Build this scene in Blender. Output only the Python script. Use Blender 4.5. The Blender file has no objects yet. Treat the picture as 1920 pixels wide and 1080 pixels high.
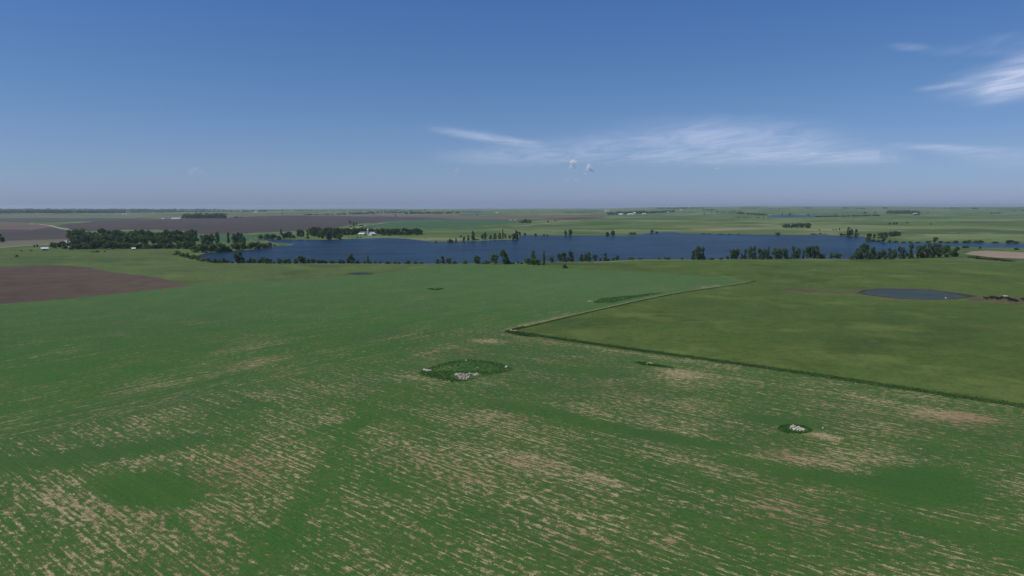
import bpy, math, random
import numpy as np
from mathutils import Vector
from mathutils.geometry import delaunay_2d_cdt
R = math.radians
rnd = random.Random(7)
rng = np.random.default_rng(11)
scene = bpy.context.scene
col = scene.collection

# ------------------------------------------------------------------ camera, sky, sun, exposure
F = 1297.0; EYE = 386.5; H = 60.0; RE = 7.4e6
PITCH = math.atan((540 - EYE) / F); ROLL = math.atan(1.5 / 1920)
cd = bpy.data.cameras.new('camera'); cam = bpy.data.objects.new('camera', cd); col.objects.link(cam)
cd.sensor_width = 36; cd.lens = F / 1920 * 36; cd.clip_start = 1; cd.clip_end = 600000
cam.location = (0, 0, H)
cam.rotation_euler = (R(90) - PITCH, 0, 0)
cam.rotation_euler.rotate_axis('Z', -ROLL)
scene.camera = cam
SUN_EL, SUN_AZ = R(56), R(-112)          # azimuth clockwise from +Y (view direction): left and a little behind
w = bpy.data.worlds.new('World'); scene.world = w; w.use_nodes = True
wt = w.node_tree; bg = wt.nodes['Background']
sky = wt.nodes.new('ShaderNodeTexSky'); sky.sky_type = 'NISHITA'; sky.sun_disc = False
sky.sun_elevation = SUN_EL; sky.sun_rotation = SUN_AZ
sky.altitude = 300; sky.air_density = 1.0; sky.dust_density = 0.6; sky.ozone_density = 1.5
sk_tc = wt.nodes.new('ShaderNodeTexCoord'); sk_sp = wt.nodes.new('ShaderNodeSeparateXYZ'); wt.links.new(sk_tc.outputs['Generated'], sk_sp.inputs[0])
sk_cr = wt.nodes.new('ShaderNodeValToRGB'); wt.links.new(sk_sp.outputs['Z'], sk_cr.inputs[0])
SKY_STOPS = [(0.0, (.445, .59, 1.13)), (.06, (.45, .565, .90)), (.14, (.42, .57, .83)), (.28, (.35, .57, .90))]
while len(sk_cr.color_ramp.elements) < len(SKY_STOPS): sk_cr.color_ramp.elements.new(.5)
for e_, (p_, c_) in zip(sk_cr.color_ramp.elements, SKY_STOPS): e_.position = p_; e_.color = (*c_, 1)
sk_mx = wt.nodes.new('ShaderNodeMix'); sk_mx.data_type = 'RGBA'; sk_mx.blend_type = 'MULTIPLY'; sk_mx.inputs[0].default_value = 1
wt.links.new(sky.outputs[0], sk_mx.inputs[6]); wt.links.new(sk_cr.outputs[0], sk_mx.inputs[7])
wt.links.new(sk_mx.outputs[2], bg.inputs[0]); bg.inputs[1].default_value = 0.10
sd = bpy.data.lights.new('sun', 'SUN'); sun = bpy.data.objects.new('sun', sd); col.objects.link(sun)
sd.energy = 3.5; sd.angle = R(0.5); sd.color = (1.0, 0.95, 0.88)
sdir = Vector((math.sin(SUN_AZ) * math.cos(SUN_EL), math.cos(SUN_AZ) * math.cos(SUN_EL), math.sin(SUN_EL)))
sun.rotation_euler = sdir.to_track_quat('Z', 'Y').to_euler(); sun.location = (-100, -100, 300)
scene.view_settings.view_transform = 'Standard'; scene.view_settings.look = 'None'
scene.view_settings.exposure = 0.0; scene.view_settings.gamma = 1.0
scene.render.resolution_x = 1024; scene.render.resolution_y = 576
try:
    scene.cycles.volume_bounces = 1; scene.cycles.max_bounces = 6; scene.cycles.transparent_max_bounces = 96
except Exception: pass

# ------------------------------------------------------------------ pixel -> ground helpers
def rays(px, py):
    px = np.atleast_1d(np.asarray(px, float)); py = np.atleast_1d(np.asarray(py, float))
    u = px - 960; v = 540 - py; c, s = math.cos(ROLL), math.sin(ROLL)
    u, v = u * c + v * s, -u * s + v * c
    cp, sp = math.cos(PITCH), math.sin(PITCH)
    d = np.stack([u / F, cp + v / F * sp, -sp + v / F * cp], 1)
    return d / np.hypot(d[:, 0], d[:, 1])[:, None]       # unit horizontal length
def sstep(a, b, x):
    t = np.clip((x - a) / (b - a), 0, 1); return t * t * (3 - 2 * t)
def flat_hit(px, py):
    d = rays(px, py); s = -d[:, 2]                       # H + r^2/2RE = s r
    disc = np.maximum(s * s - 2 * H / RE, 0)
    r = (s - np.sqrt(disc)) * RE
    return np.stack([d[:, 0] * r, d[:, 1] * r], 1)
LAKE_PX = [(378,483),(372,478),(385,475),(398,473.5),(420,472),(450,469.5),(470,468),(490,466),(505,464),(515,461.5),(545,459.5),(552,457.5),(520,456),(508,454),
 (500,451),(470,450.5),(474,448.5),(500,448.6),(530,449),(560,449),(610,449.5),(660,448),(700,446.5),(730,446),(765,448),(800,452),(817,454),(850,453.5),(900,451.5),
 (930,450),(960,449.5),(972,449),(974,444),(972,441.5),(1000,441),(1060,441.3),(1130,441.5),(1190,441.3),(1205,439),(1215,437),(1240,435.3),(1262,434.8),(1285,437.5),(1330,438.5),
 (1400,439),(1470,440),(1540,440.5),(1580,442),(1600,443),(1622,443.2),(1626,450),(1640,452.5),(1660,453.5),(1700,454.5),(1800,455),(1880,456),(1990,456.5),(1990,465.5),(1900,465),(1840,464.5),(1800,463),
 (1765,464),(1740,470),(1710,479),(1690,483.5),(1600,486),(1500,485),(1400,485.5),(1320,486.5),(1200,486.5),(1170,488),(1130,490),(1080,491),(1040,491),(1010,491),(960,493),(900,494),(800,494.5),(600,494),(480,493.5),(440,493),(410,492),(393,489)]
LAKE = flat_hit(*zip(*LAKE_PX))
def seg_dist(P, poly, closed=True):
    A = poly; B = np.roll(poly, -1, 0) if closed else None
    if not closed: A, B = poly[:-1], poly[1:]
    best = np.full(len(P), 1e18)
    for a, b in zip(A, B):
        ab = b - a; L = max((ab ** 2).sum(), 1e-9)
        t = np.clip(((P - a) @ ab) / L, 0, 1)
        best = np.minimum(best, ((P - a - t[:, None] * ab) ** 2).sum(1))
    return np.sqrt(best)
def inside(P, poly):
    r = np.zeros(len(P), bool); x, y = P[:, 0], P[:, 1]
    for (ax, ay), (bx, by) in zip(poly, np.roll(poly, -1, 0)):
        c = ((ay > y) != (by > y)) & (x < (bx - ax) * (y - ay) / (by - ay + 1e-12) + ax); r ^= c
    return r
WAV = []
for lam, amp, lo in [(170, .35, 0), (260, .5, 0), (410, .8, 0), (700, 1.0, 0), (1100, 2.2, 1), (1900, 3.5, 1), (3100, 5, 1), (5200, 7, 2)]:
    for k in range(3):
        a = rnd.uniform(0, 6.28); WAV.append((math.cos(a) * 6.283 / lam, math.sin(a) * 6.283 / lam, rnd.uniform(0, 6.28), amp / 1.7, lo))
def height(P, lake=True):
    P = np.atleast_2d(P); x, y = P[:, 0], P[:, 1]; r = np.hypot(x, y)
    f1 = sstep(1500, 4000, r); f2 = sstep(6000, 14000, r); z = np.zeros(len(P))
    for kx, ky, ph, am, lo in WAV:
        z += am * np.sin(kx * x + ky * y + ph) * (1 if lo == 0 else f1 if lo == 1 else f2)
    m = np.ones(len(P))
    if lake:
        near = (r < 3200) & (y > 500)
        if near.any():
            d = seg_dist(P[near], LAKE); d[inside(P[near], LAKE)] = 0
            m[near] = sstep(5, 160, d)
    z *= m
    az = np.arctan2(x, y)
    z += (54 + 5 * np.sin(az * 41) + 3 * np.sin(az * 97 + 1)) * sstep(4200, 17000, r) * sstep(.09, .26, az)
    z += 8 * sstep(9000, 20000, r) * (1 - sstep(.0, .2, az)) * (0.5 + 0.5 * np.sin(az * 23))
    return z - r * r / (2 * RE)
RS = np.concatenate([np.geomspace(40, 60000, 2600)])
def hit(px, py):
    d = rays(px, py); out = []
    for k in range(len(d)):
        P = RS[:, None] * d[k, :2]
        r0 = flat_hit([0, 0], [0, 0])
        hz = height(P, False) if False else _hz(P)
        f = H + RS * d[k, 2] - hz
        i = np.argmax(f < 0) if (f < 0).any() else len(RS) - 400
        a, b = f[i - 1], f[i]; t = a / (a - b) if a != b else 0
        r = RS[i - 1] + (RS[i] - RS[i - 1]) * np.clip(t, 0, 1)
        out.append((d[k, 0] * r, d[k, 1] * r))
    return np.array(out)
def _hz(P): return height(P)
def at(px, py):
    p = hit([px], [py])[0]; return float(p[0]), float(p[1]), float(height(p)[0])

# ------------------------------------------------------------------ node helpers
class M:
    def __init__(s, name, rough=0.9, spec=0.1):
        s.m = bpy.data.materials.new(name); s.m.use_nodes = True; s.t = s.m.node_tree
        s.b = s.t.nodes['Principled BSDF']; s.b.inputs['Roughness'].default_value = rough
        s.b.inputs['Specular IOR Level'].default_value = spec
        s.geo = None
    def n(s, ty, **kw):
        o = s.t.nodes.new('ShaderNode' + ty)
        for k, v in kw.items(): setattr(o, k, v)
        return o
    def put(s, sock, v):
        if hasattr(v, 'is_output'): s.t.links.new(v, sock)
        elif isinstance(v, tuple) and len(v) == 3 and sock.type == 'RGBA': sock.default_value = (*v, 1)
        else: sock.default_value = v
    def pos(s):
        if not s.geo: s.geo = s.n('NewGeometry')
        return s.geo.outputs['Position']
    def math(s, op, a, b=0.0, c=0.0, clamp=False):
        o = s.n('Math', operation=op, use_clamp=clamp); s.put(o.inputs[0], a); s.put(o.inputs[1], b); s.put(o.inputs[2], c); return o.outputs[0]
    def vm(s, op, a, b, c=None):
        o = s.n('VectorMath', operation=op); s.put(o.inputs[0], a); s.put(o.inputs[1], b)
        return o.outputs['Value'] if op == 'DOT_PRODUCT' else o.outputs[0]
    def comb(s, x, y, z=0.0):
        o = s.n('CombineXYZ'); s.put(o.inputs[0], x); s.put(o.inputs[1], y); s.put(o.inputs[2], z); return o.outputs[0]
    def noise(s, vec, scale, detail=3, rough=.5, dist=0):
        o = s.n('TexNoise'); s.put(o.inputs['Vector'], vec)
        o.inputs['Scale'].default_value = scale; o.inputs['Detail'].default_value = detail
        o.inputs['Roughness'].default_value = rough; o.inputs['Distortion'].default_value = dist
        return o.outputs['Fac'] if 'Fac' in o.outputs else o.outputs[0]
    def ramp(s, f, a, b, c=0.0, d=1.0, smooth=True):
        o = s.n('MapRange', interpolation_type='SMOOTHSTEP' if smooth else 'LINEAR')
        for k, v in enumerate((f, a, b, c, d)): s.put(o.inputs[k], v)
        return o.outputs[0]
    def mix(s, f, a, b):
        o = s.n('Mix', data_type='RGBA'); s.put(o.inputs[0], f); s.put(o.inputs[6], a); s.put(o.inputs[7], b); return o.outputs[2]
    def attr(s, name):
        o = s.n('Attribute'); o.attribute_name = name; return o.outputs['Fac']
    def bump(s, h, strength, dist):
        o = s.n('Bump'); s.put(o.inputs['Height'], h); o.inputs['Strength'].default_value = strength; o.inputs['Distance'].default_value = dist
        s.t.links.new(o.outputs[0], s.b.inputs['Normal'])
    def col(s, c): s.put(s.b.inputs['Base Color'], c); return s.m

UA = (0.644, 0.765, 0.0); UB = (0.771, -0.636, 0.0)      # the two drilling directions
CORNER = hit([950], [622])[0]

def mat_crop():
    m = M('crop_green'); p = m.pos()
    u = m.vm('DOT_PRODUCT', p, UB); v = m.vm('DOT_PRODUCT', p, UA)
    u0 = float(CORNER @ np.array(UB[:2])); v0 = float(CORNER @ np.array(UA[:2]))
    wob = m.math('MULTIPLY', m.math('SUBTRACT', m.noise(p, .03, 2), .5), 14)
    side = m.ramp(m.math('ADD', m.math('SUBTRACT', u, u0), wob), -1.0, 1.0)      # 1 = rows along UB
    def vec(sa, sb):
        b = m.comb(m.math('MULTIPLY', u, sa), m.math('MULTIPLY', v, sb))
        a = m.comb(m.math('MULTIPLY', v, sa), m.math('MULTIPLY', u, sb), 37.0)
        return m.mix(side, a, b)
    bare = m.attr('bare')
    blot = m.noise(vec(.50, .90), 1.0, 3, .6)
    dash = m.noise(vec(.16, 1.5), 1.0, 3, .6)
    crumb = m.noise(p, 3.2, 3, .75)
    patch = m.noise(vec(.034, .060), 1.0, 4, .6)
    line = m.noise(vec(.008, 1.5), 1.0, 2, .5)
    t = m.math('MULTIPLY', blot, .34)
    for q, wq in ((dash, .22), (patch, .17), (crumb, .27), (line, .20)):
        t = m.math('ADD', t, m.math('MULTIPLY', q, wq))
    t = m.math('ADD', t, m.math('MULTIPLY', m.math('SUBTRACT', 1.0, side), m.math('MULTIPLY', m.math('SUBTRACT', m.noise(vec(.015, .8), 1.0, 3, .6), .5), .22)))
    t = m.math('ADD', m.math('SUBTRACT', t, .10), m.math('MULTIPLY', bare, .070))
    speck = m.noise(p, 5.0, 2, .8)
    mask = m.math('MULTIPLY', m.ramp(t, .550, .594), m.ramp(speck, .36, .56, .50, 1.0))
    thin = m.ramp(t, .475, .56)
    big = m.noise(p, .006, 3, .55); mid = m.noise(p, .045, 4, .6); fine = m.noise(p, 1.1, 4, .7)
    g = m.mix(m.ramp(big, .40, .60), (.042, .124, .021), (.049, .106, .028))
    g = m.mix(m.ramp(mid, .35, .7), g, (.062, .128, .024))
    tone = m.attr('tone')
    g = m.mix(tone, g, m.mix(m.ramp(mid, .4, .65), (.076, .162, .046), (.096, .170, .050)))  # lighter far crop: fewer visible leaf shadows at a grazing view, painted as colour
    rows = m.noise(vec(.01, 3.2), 1.0, 2, .6)
    g = m.mix(m.ramp(rows, .38, .66, 0, .5), g, (.030, .074, .016))
    g = m.mix(m.ramp(fine, .42, .72, 0, .6), g, (.026, .062, .014))
    tan = m.mix(m.ramp(m.noise(p, .9, 3, .7), .35, .7), (.44, .355, .195), (.23, .165, .09))
    tan = m.mix(m.ramp(m.noise(p, .025, 2, .5), .52, .66), tan, (.33, .21, .125))
    o = m.mix(m.math('MULTIPLY', thin, .55), g, (.082, .105, .034))
    o = m.mix(m.math('MULTIPLY', mask, .92), o, tan)
    o = m.mix(m.math('MULTIPLY', m.attr('dark'), .85), o, m.mix(m.ramp(fine, .3, .7), (.028, .090, .014), (.038, .104, .019)))
    m.bump(m.math('ADD', fine, m.math('MULTIPLY', rows, .6)), .5, .35)
    return m.col(o)

def mat_grass(name, c1, c2, c3, far=False, dryc=(.27, .24, .13), bump=.5):
    m = M(name); p = m.pos()
    a = m.noise(p, .0045, 5, .62, .4); b = m.noise(p, .028, 5, .65); c = m.noise(p, .35, 4, .7)
    o = m.mix(m.ramp(a, .36, .62), c1, c2)
    o = m.mix(m.ramp(b, .45, .68, 0, .8), o, c3)
    o = m.mix(m.ramp(c, .4, .7, 0, .55), o, tuple(x * .55 for x in c1))
    o = m.mix(m.ramp(m.noise(p, .13, 5, .7), .46, .66, 0, .6), o, tuple(x * .60 for x in c2))
    if far:
        s = m.noise(p, .0016, 6, .68, .4)
        o = m.mix(m.ramp(s, .46, .58, 0, .9), o, (.150, .190, .078))
        s2 = m.noise(m.vm('ADD', p, (900., 5000., 0.)), .0028, 6, .68)
        o = m.mix(m.ramp(s2, .50, .58, 0, .85), o, (.056, .094, .028))
    else:
        s2 = m.noise(m.vm('ADD', p, (900., 5000., 0.)), .016, 6, .68, .3)
        o = m.mix(m.ramp(s2, .50, .64, 0, .6), o, tuple(x * .58 for x in c1))
        s3 = m.noise(m.vm('ADD', p, (-900., 300., 0.)), .022, 5, .65, .3)
        o = m.mix(m.ramp(s3, .52, .66, 0, .6), o, tuple(x * 1.22 for x in c3))
    d = m.math('MULTIPLY', m.attr('dry'), m.ramp(m.noise(p, .012, 4, .65), .35, .6))
    o = m.mix(d, o, dryc)
    dk = m.math('MULTIPLY', m.attr('dark'), m.ramp(m.noise(p, .08, 3, .6), .25, .5, .5, 1))
    o = m.mix(dk, o, (.026, .058, .017))
    if not far: o = m.mix(m.ramp(m.noise(p, .9, 5, .8), .42, .66, 0, .45), o, tuple(x * .5 for x in c1))
    m.bump(m.math('ADD', c, m.noise(p, 1.5, 3, .7)), bump, .5)
    return m.col(o)

def mat_soil(name, c1, c2, c3):
    m = M(name); p = m.pos()
    v = m.vm('DOT_PRODUCT', p, UB); u = m.vm('DOT_PRODUCT', p, UA)
    a = m.noise(p, .005, 4, .6, .5); b = m.noise(p, .05, 4, .65)
    rows = m.noise(m.comb(m.math('MULTIPLY', u, .01), m.math('MULTIPLY', v, .5)), 1, 3, .6)
    o = m.mix(m.ramp(a, .35, .65), c1, c2)
    o = m.mix(m.ramp(b, .45, .7, 0, .7), o, c3)
    o = m.mix(m.ramp(rows, .45, .65, 0, .3), o, tuple(x * .65 for x in c1))
    m.bump(m.noise(p, 1.2, 3, .7), .6, .25)
    return m.col(o)

def mat_water(name, base, rough=.28, scale=.35, spec=.07):
    m = M(name, rough, .3); p = m.pos()
    a = m.noise(p, .0035, 4, .6, .8); b = m.noise(m.comb(m.vm('DOT_PRODUCT', p, (.02, .02, 0)), m.vm('DOT_PRODUCT', p, (-.004, .03, 0))), 1, 4, .6)
    o = m.mix(m.ramp(a, .38, .62), base, tuple(x * .50 for x in base))
    o = m.mix(m.ramp(b, .5, .7, 0, .5), o, tuple(x * 1.7 for x in base))
    m.b.inputs['IOR'].default_value = 1.33
    m.put(m.b.inputs['Specular IOR Level'], m.math('MULTIPLY', m.ramp(m.noise(m.comb(m.vm('DOT_PRODUCT', p, (1, .2, 0)), m.vm('DOT_PRODUCT', p, (-.6, 3, 0))), .006, 6, .68, .5), .36, .64, .55, 1.25), spec))
    h = m.math('ADD', m.noise(p, scale, 4, .6), m.math('MULTIPLY', m.noise(p, scale * .25, 2), 1.5))
    m.bump(h, 1.0, 1.1)
    return m.col(o)

def mat_plain(name, c, var=.25, scale=3.0, rough=.8):
    m = M(name, rough, .2); tc = m.n('TexCoord')
    f = m.noise(tc.outputs['Object'], scale, 4, .6)
    return m.col(m.mix(m.ramp(f, .3, .7), c, tuple(x * (1 - var) for x in c)))

def mat_leaf(name, c1, c2):
    m = M(name, .75, .15); tc = m.n('TexCoord'); oi = m.n('ObjectInfo')
    f = m.noise(tc.outputs['Object'], 5.0, 3, .6)
    o = m.mix(m.ramp(f, .35, .65), c1, c2)
    o = m.mix(m.math('MULTIPLY', oi.outputs['Random'], .5), o, tuple((a + b) * .36 for a, b in zip(c1, c2)))
    m.col(o)
    tr = m.n('BsdfTranslucent'); m.put(tr.inputs[0], o); mx = m.n('MixShader'); mx.inputs[0].default_value = .38
    m.t.links.new(m.b.outputs[0], mx.inputs[1]); m.t.links.new(tr.outputs[0], mx.inputs[2])
    m.t.links.new(mx.outputs[0], m.t.nodes['Material Output'].inputs[0])
    return m.m

MAT = dict(
    crop_field=mat_crop(),
    ground=mat_grass('pasture_grass', (.084, .138, .034), (.106, .158, .044), (.130, .160, .048), True),
    pasture=mat_grass('pasture_near', (.073, .120, .024), (.094, .144, .031), (.116, .150, .036)),
    meadow=mat_grass('meadow_grass', (.080, .130, .034), (.106, .152, .042), (.118, .154, .044)),
    teal_field=mat_grass('young_crop', (.055, .125, .050), (.064, .138, .056), (.075, .135, .052)),
    ploughed=mat_soil('ploughed_soil', (.084, .060, .041), (.108, .078, .053), (.056, .041, .031)),
    far_ploughed=mat_soil('far_ploughed_soil', (.064, .056, .046), (.084, .068, .056), (.048, .043, .038)),
    pink_field=mat_soil('pink_soil', (.150, .110, .085), (.125, .092, .074), (.105, .082, .068)),
    stubble=mat_soil('stubble_straw', (.155, .140, .095), (.125, .118, .078), (.105, .112, .068)),
    bare_field=mat_soil('pale_bare_soil', (.31, .235, .17), (.28, .21, .15), (.22, .17, .12)),
    dark_soil=mat_soil('dark_red_soil', (.080, .050, .046), (.09, .06, .05), (.06, .05, .04)),
    dull_field=mat_soil('dull_green_soil', (.058, .078, .046), (.070, .085, .052), (.050, .064, .044)),
    dark_mud=mat_soil('wet_mud', (.040, .040, .024), (.055, .050, .030), (.030, .030, .018)),
    reeds=mat_soil('shore_reeds', (.15, .165, .075), (.19, .175, .10), (.08, .11, .045)),
    mud=mat_soil('pond_mud', (.085, .090, .036), (.105, .10, .044), (.07, .062, .032)),
    road=mat_plain('gravel', (.36, .33, .27), .2, .2),
    verge=mat_grass('rank_grass', (.032, .074, .018), (.042, .090, .022), (.052, .100, .026)),
    headland=mat_soil('headland_residue', (.17, .17, .080), (.09, .13, .045), (.22, .18, .10)),
    lake=mat_water('lake_surface', (.008, .030, .050)),
    pond=mat_water('pond_surface', (.050, .072, .058), .35, 1.5, .06),
)

# ------------------------------------------------------------------ zones: polygons on the ground, later ones win
ZON = []
def W(pts): return hit(*zip(*pts))
def zone(name, mat, poly): ZON.append((name, mat, np.asarray(poly, float)))
def zpx(name, mat, pts): zone(name, mat, W(pts))
def strip(pts, wd, off=0.0):
    P = np.asarray(pts, float); T = np.gradient(P, axis=0); T /= np.linalg.norm(T, axis=1)[:, None]
    Nn = np.stack([-T[:, 1], T[:, 0]], 1)
    return np.concatenate([P + Nn * (off + wd / 2), (P + Nn * (off - wd / 2))[::-1]])
def dens(P, step):
    P = np.asarray(P, float); o = []
    for a, b in zip(P[:-1], P[1:]):
        n = max(1, int(np.linalg.norm(b - a) / step))
        o += [a + (b - a) * k / n for k in range(n)]
    return np.array(o + [P[-1]])

zpx('stubble_field', 'stubble', [(0,402.5),(90,404),(240,403.5),(330,404.5),(345,406),(430,403),(600,400.5),(700,400),(860,402),(860,404.5),(640,405),(480,405.3),(430,407.5),(330,408),(180,408.5),(0,409)])
zpx('dark_field', 'dull_field', [(0,409),(180,408.5),(300,409),(190,414),(110,417),(50,417),(0,416)])
zpx('reddish_field', 'pink_field', [(0,417),(50,417),(75,420.5),(100,425),(120,430),(60,432),(0,431)])
zpx('plum_field', 'far_ploughed', [(0,430),(60,431),(100,425),(130,431),(145,434.5),(142,440),(130,448),(60,450),(0,452)])
zpx('brown_field', 'stubble', [(0,452),(60,450),(130,448),(128,455),(70,458),(40,461),(0,464)])
zpx('distant_brown_field', 'far_ploughed', [(110,422),(190,413.5),(330,410),(425,409),(480,405.6),(640,405.4),(720,405.5),(800,408),(900,411),(800,411.5),(720,415.5),(662,421),(625,429),(520,435),(480,436.5),(430,440),(360,439),(360,433),(300,431.5),(240,431),(180,434),(145,434.5),(128,428)])
zpx('tan_field', 'pink_field', [(720,405.3),(860,404.6),(960,404.3),(1145,404.6),(1110,409),(1010,410),(900,411),(800,408)])
zpx('dark_red_field', 'dark_soil', [(1010,410.2),(1050,409),(1100,407.2),(1150,408.6),(1110,410.2),(1075,412.3),(1045,411.8)])
zpx('young_crop_field', 'teal_field', [(664,425),(690,420),(722,415.5),(800,411.8),(900,411.2),(1000,411.5),(1030,412.3),(1000,415),(930,421),(850,428),(800,430),(790,427),(690,427)])
zpx('young_crop_strip', 'teal_field', [(365,441),(430,441),(500,437),(540,436.5),(500,440),(478,446),(466,452),(420,455),(370,455)])
zpx('meadow', 'meadow', [(0,466),(70,465),(130,466),(250,469),(330,468),(332,479),(345,485),(380,491),(440,494.5),(600,495.3),(830,495.2),(780,503),(720,511),(625,519),(600,523.5),(480,527.5),(362,536),(240,550),(0,572),(-300,600),(-200,480)])
zpx('crop_field', 'crop_field', [(-700,1500),(-700,640),(-60,578),(0,571.5),(240,550),(362,536),(480,527.5),(600,523.5),(625,519),(680,514),(720,511),(780,503),(830,496.5),(870,494.6),(960,495.2),(1000,499),(1040,502),(1120,507),(1200,510.5),(1300,516),(1360,521),(1416,527)] )
# replace the straight right-hand edges in ground space
E2 = hit([1416], [527])[0]; E1 = CORNER + (hit([1920], [765])[0] - CORNER) * 1.9
crop = ZON.pop(); zone('crop_field', 'crop_field', np.concatenate([crop[2], [CORNER, E1, [E1[0] - 40, 12], [-60, 12]]]))
edge2 = dens([CORNER, E2], 12); edge1 = dens([CORNER, E1], 12)
zone('pasture', 'pasture', np.concatenate([[CORNER + (0.2, 0.5)], dens([CORNER, E1], 15)[1:], [[E1[0] + 400, E1[1] + 150]], W([(2050,560),(2000,500),(1900,492),(1700,487),(1500,486.8),(1320,488.2),(1200,488.2),(1150,491),(1060,493),(960,495),(1000,499),(1040,502),(1120,507),(1200,510.5),(1300,516),(1360,521),(1416,527)])]))
zone('headland', 'headland', strip(edge2, 1.9, 3.0))
zone('verge', 'verge', strip(edge2, 1.5, 0.0))
zone('verge', 'verge', strip(edge1, 4.6, 2.2))
zpx('verge', 'verge', [(944,622.5),(962,616.5),(985,612),(968,620),(975,627),(1010,633),(980,630)])
zpx('ploughed_field', 'ploughed', [(-160,507),(0,500.5),(50,499.2),(130,498),(165,501.5),(220,511),(250,514.5),(300,521),(362,535.5),(240,549.2),(0,570.5),(-200,590)])
zpx('bare_field', 'bare_field', [(1808,476),(1822,471.5),(1850,470),(1920,473.5),(2000,476),(2000,486),(1920,485),(1870,483),(1840,480)])
zpx('pond_rim', 'mud', [(1455,545),(1480,539.5),(1530,541.5),(1585,545),(1612,541.5),(1660,538.5),(1740,541),(1800,548),(1836,555),(1822,558),(1790,562),(1700,563.5),(1640,558),(1600,550),(1530,549)])
zpx('muddy_ground', 'mud', [(1815,558),(1836,554),(1870,555),(1920,556),(1990,562),(1990,572),(1920,572),(1885,570),(1850,568),(1822,566)])
zpx('pond_margin', 'dark_mud', [(1606,549.3),(1620,543),(1660,541.4),(1712,541.9),(1762,546),(1808,551),(1835,555.5),(1815,558.5),(1790,560.8),(1735,562.2),(1688,560.2),(1645,555.7),(1622,552.8)])
zpx('pothole_margin', 'dark_mud', [(648,513.6),(662,511),(682,510.8),(704,512.8),(692,515.2),(666,515.6)])
zpx('pond_water', 'pond', [(1616,549),(1626,544),(1660,542.5),(1710,543),(1760,547),(1800,553),(1812,556),(1790,559.5),(1735,561),(1690,559),(1650,554.5),(1630,552)])
zpx('pothole_water', 'pond', [(655,513.5),(664,511.8),(680,511.6),(697,512.8),(690,514.3),(670,514.8)])
zpx('distant_lake_water', 'lake', [(1436,406),(1450,403.5),(1500,403.2),(1540,403.5),(1600,404),(1585,405.6),(1530,407.3),(1480,408.3),(1440,408)])
zpx('distant_lake_water', 'lake', [(856,398.6),(870,396.8),(900,396.6),(930,397.3),(905,398.7),(870,399.4)])
for pts, wd in (([(58,419.5),(75,420.5),(95,423),(105,426),(120,429.5),(145,434.3)], 10), ([(-60,468),(0,464.3),(40,461.3),(75,459.2),(112,456.4)], 6),
                ([(145,434.3),(180,433.5),(240,431.3),(300,431)], 7), ([(655,428.5),(680,424),(705,420),(722,417.5),(760,415),(830,413.5)], 7), ([(962,424.5),(1000,421),(1030,418),(1060,415.5),(1085,414)], 8)):
    zone('dirt_road', 'road', strip(dens(W(pts), 60), wd))
SH = np.concatenate([LAKE[:55], LAKE[55:]]); nS = len(LAKE)
for k in range(0, nS, 6):
    seg = SH[[(k + j) % nS for j in range(8)]]
    if np.abs(seg[:, 0]).max() < 1400: zone('lake_shore', 'reeds', strip(dens(seg, 40), 9))
ZON.append(('lake_water', 'lake', LAKE))

# ---- density tables (how sparse the crop stands), sampled on the ground
GX = np.arange(0, 1921, 160)
GY = np.array([500, 540, 580, 620, 660, 700, 740, 780, 820, 860, 900, 940, 980, 1020, 1080])
GD = np.array([[0,0,0,0,0,0,0,0,0,0,0,0,0],
 [0,0,0,0,0,1,1,1,2,3,0,0,0],[0,1,1,1,1,1,1,1,2,1,1,1,1],[1,1,1,2,1,2,3,3,3,3,3,3,3],[1,1,1,4,2,3,2,3,4,3,3,3,3],
 [1,1,2,3,3,3,2,4,5,4,4,2,2],[2,2,4,3,4,3,4,4,4,5,5,4,3],[2,3,4,3,5,4,5,6,5,3,4,6,5],[3,3,3,5,5,5,6,4,6,3,4,3,3],
 [1,4,6,6,5,5,7,4,5,6,6,4,3],[3,6,5,6,3,5,6,5,4,4,5,2,5],[5,7,5,5,4,5,4,4,4,5,3,1,5],[4,7,5,5,5,3,4,5,3,4,5,3,4],[4,5,5,4,5,4,5,4,4,4,4,6,3],[5,4,5,4,4,5,5,6,4,4,5,6,5]], float) / 5.0 - .45
def to_px(P):
    z = height(P); d = np.stack([P[:, 0], P[:, 1], z - H], 1); cp, sp = math.cos(PITCH), math.sin(PITCH)
    f = d[:, 1] * cp - d[:, 2] * sp; up = d[:, 1] * sp + d[:, 2] * cp; f = np.maximum(f, 1)
    return 960 + d[:, 0] / f * F, 540 - up / f * F
def table(px, py):
    xi = np.clip(px / 160, 0, 11.999); yi = np.clip(np.interp(py, GY, np.arange(len(GY))), 0, len(GY) - 1.001)
    a, b = xi.astype(int), yi.astype(int); fx, fy = xi - a, yi - b
    return (GD[b, a] * (1 - fx) + GD[b, a + 1] * fx) * (1 - fy) + (GD[b + 1, a] * (1 - fx) + GD[b + 1, a + 1] * fx) * fy
def blobs(px, py, L):
    v = np.zeros(len(px))
    for x, y, rx, ry, s, tilt in L:
        dx, dy = (px - x), (py - y - tilt * (px - x))
        v += s * np.exp(-((dx / rx) ** 2 + (dy / ry) ** 2) ** 1.4)
    return v
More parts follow.
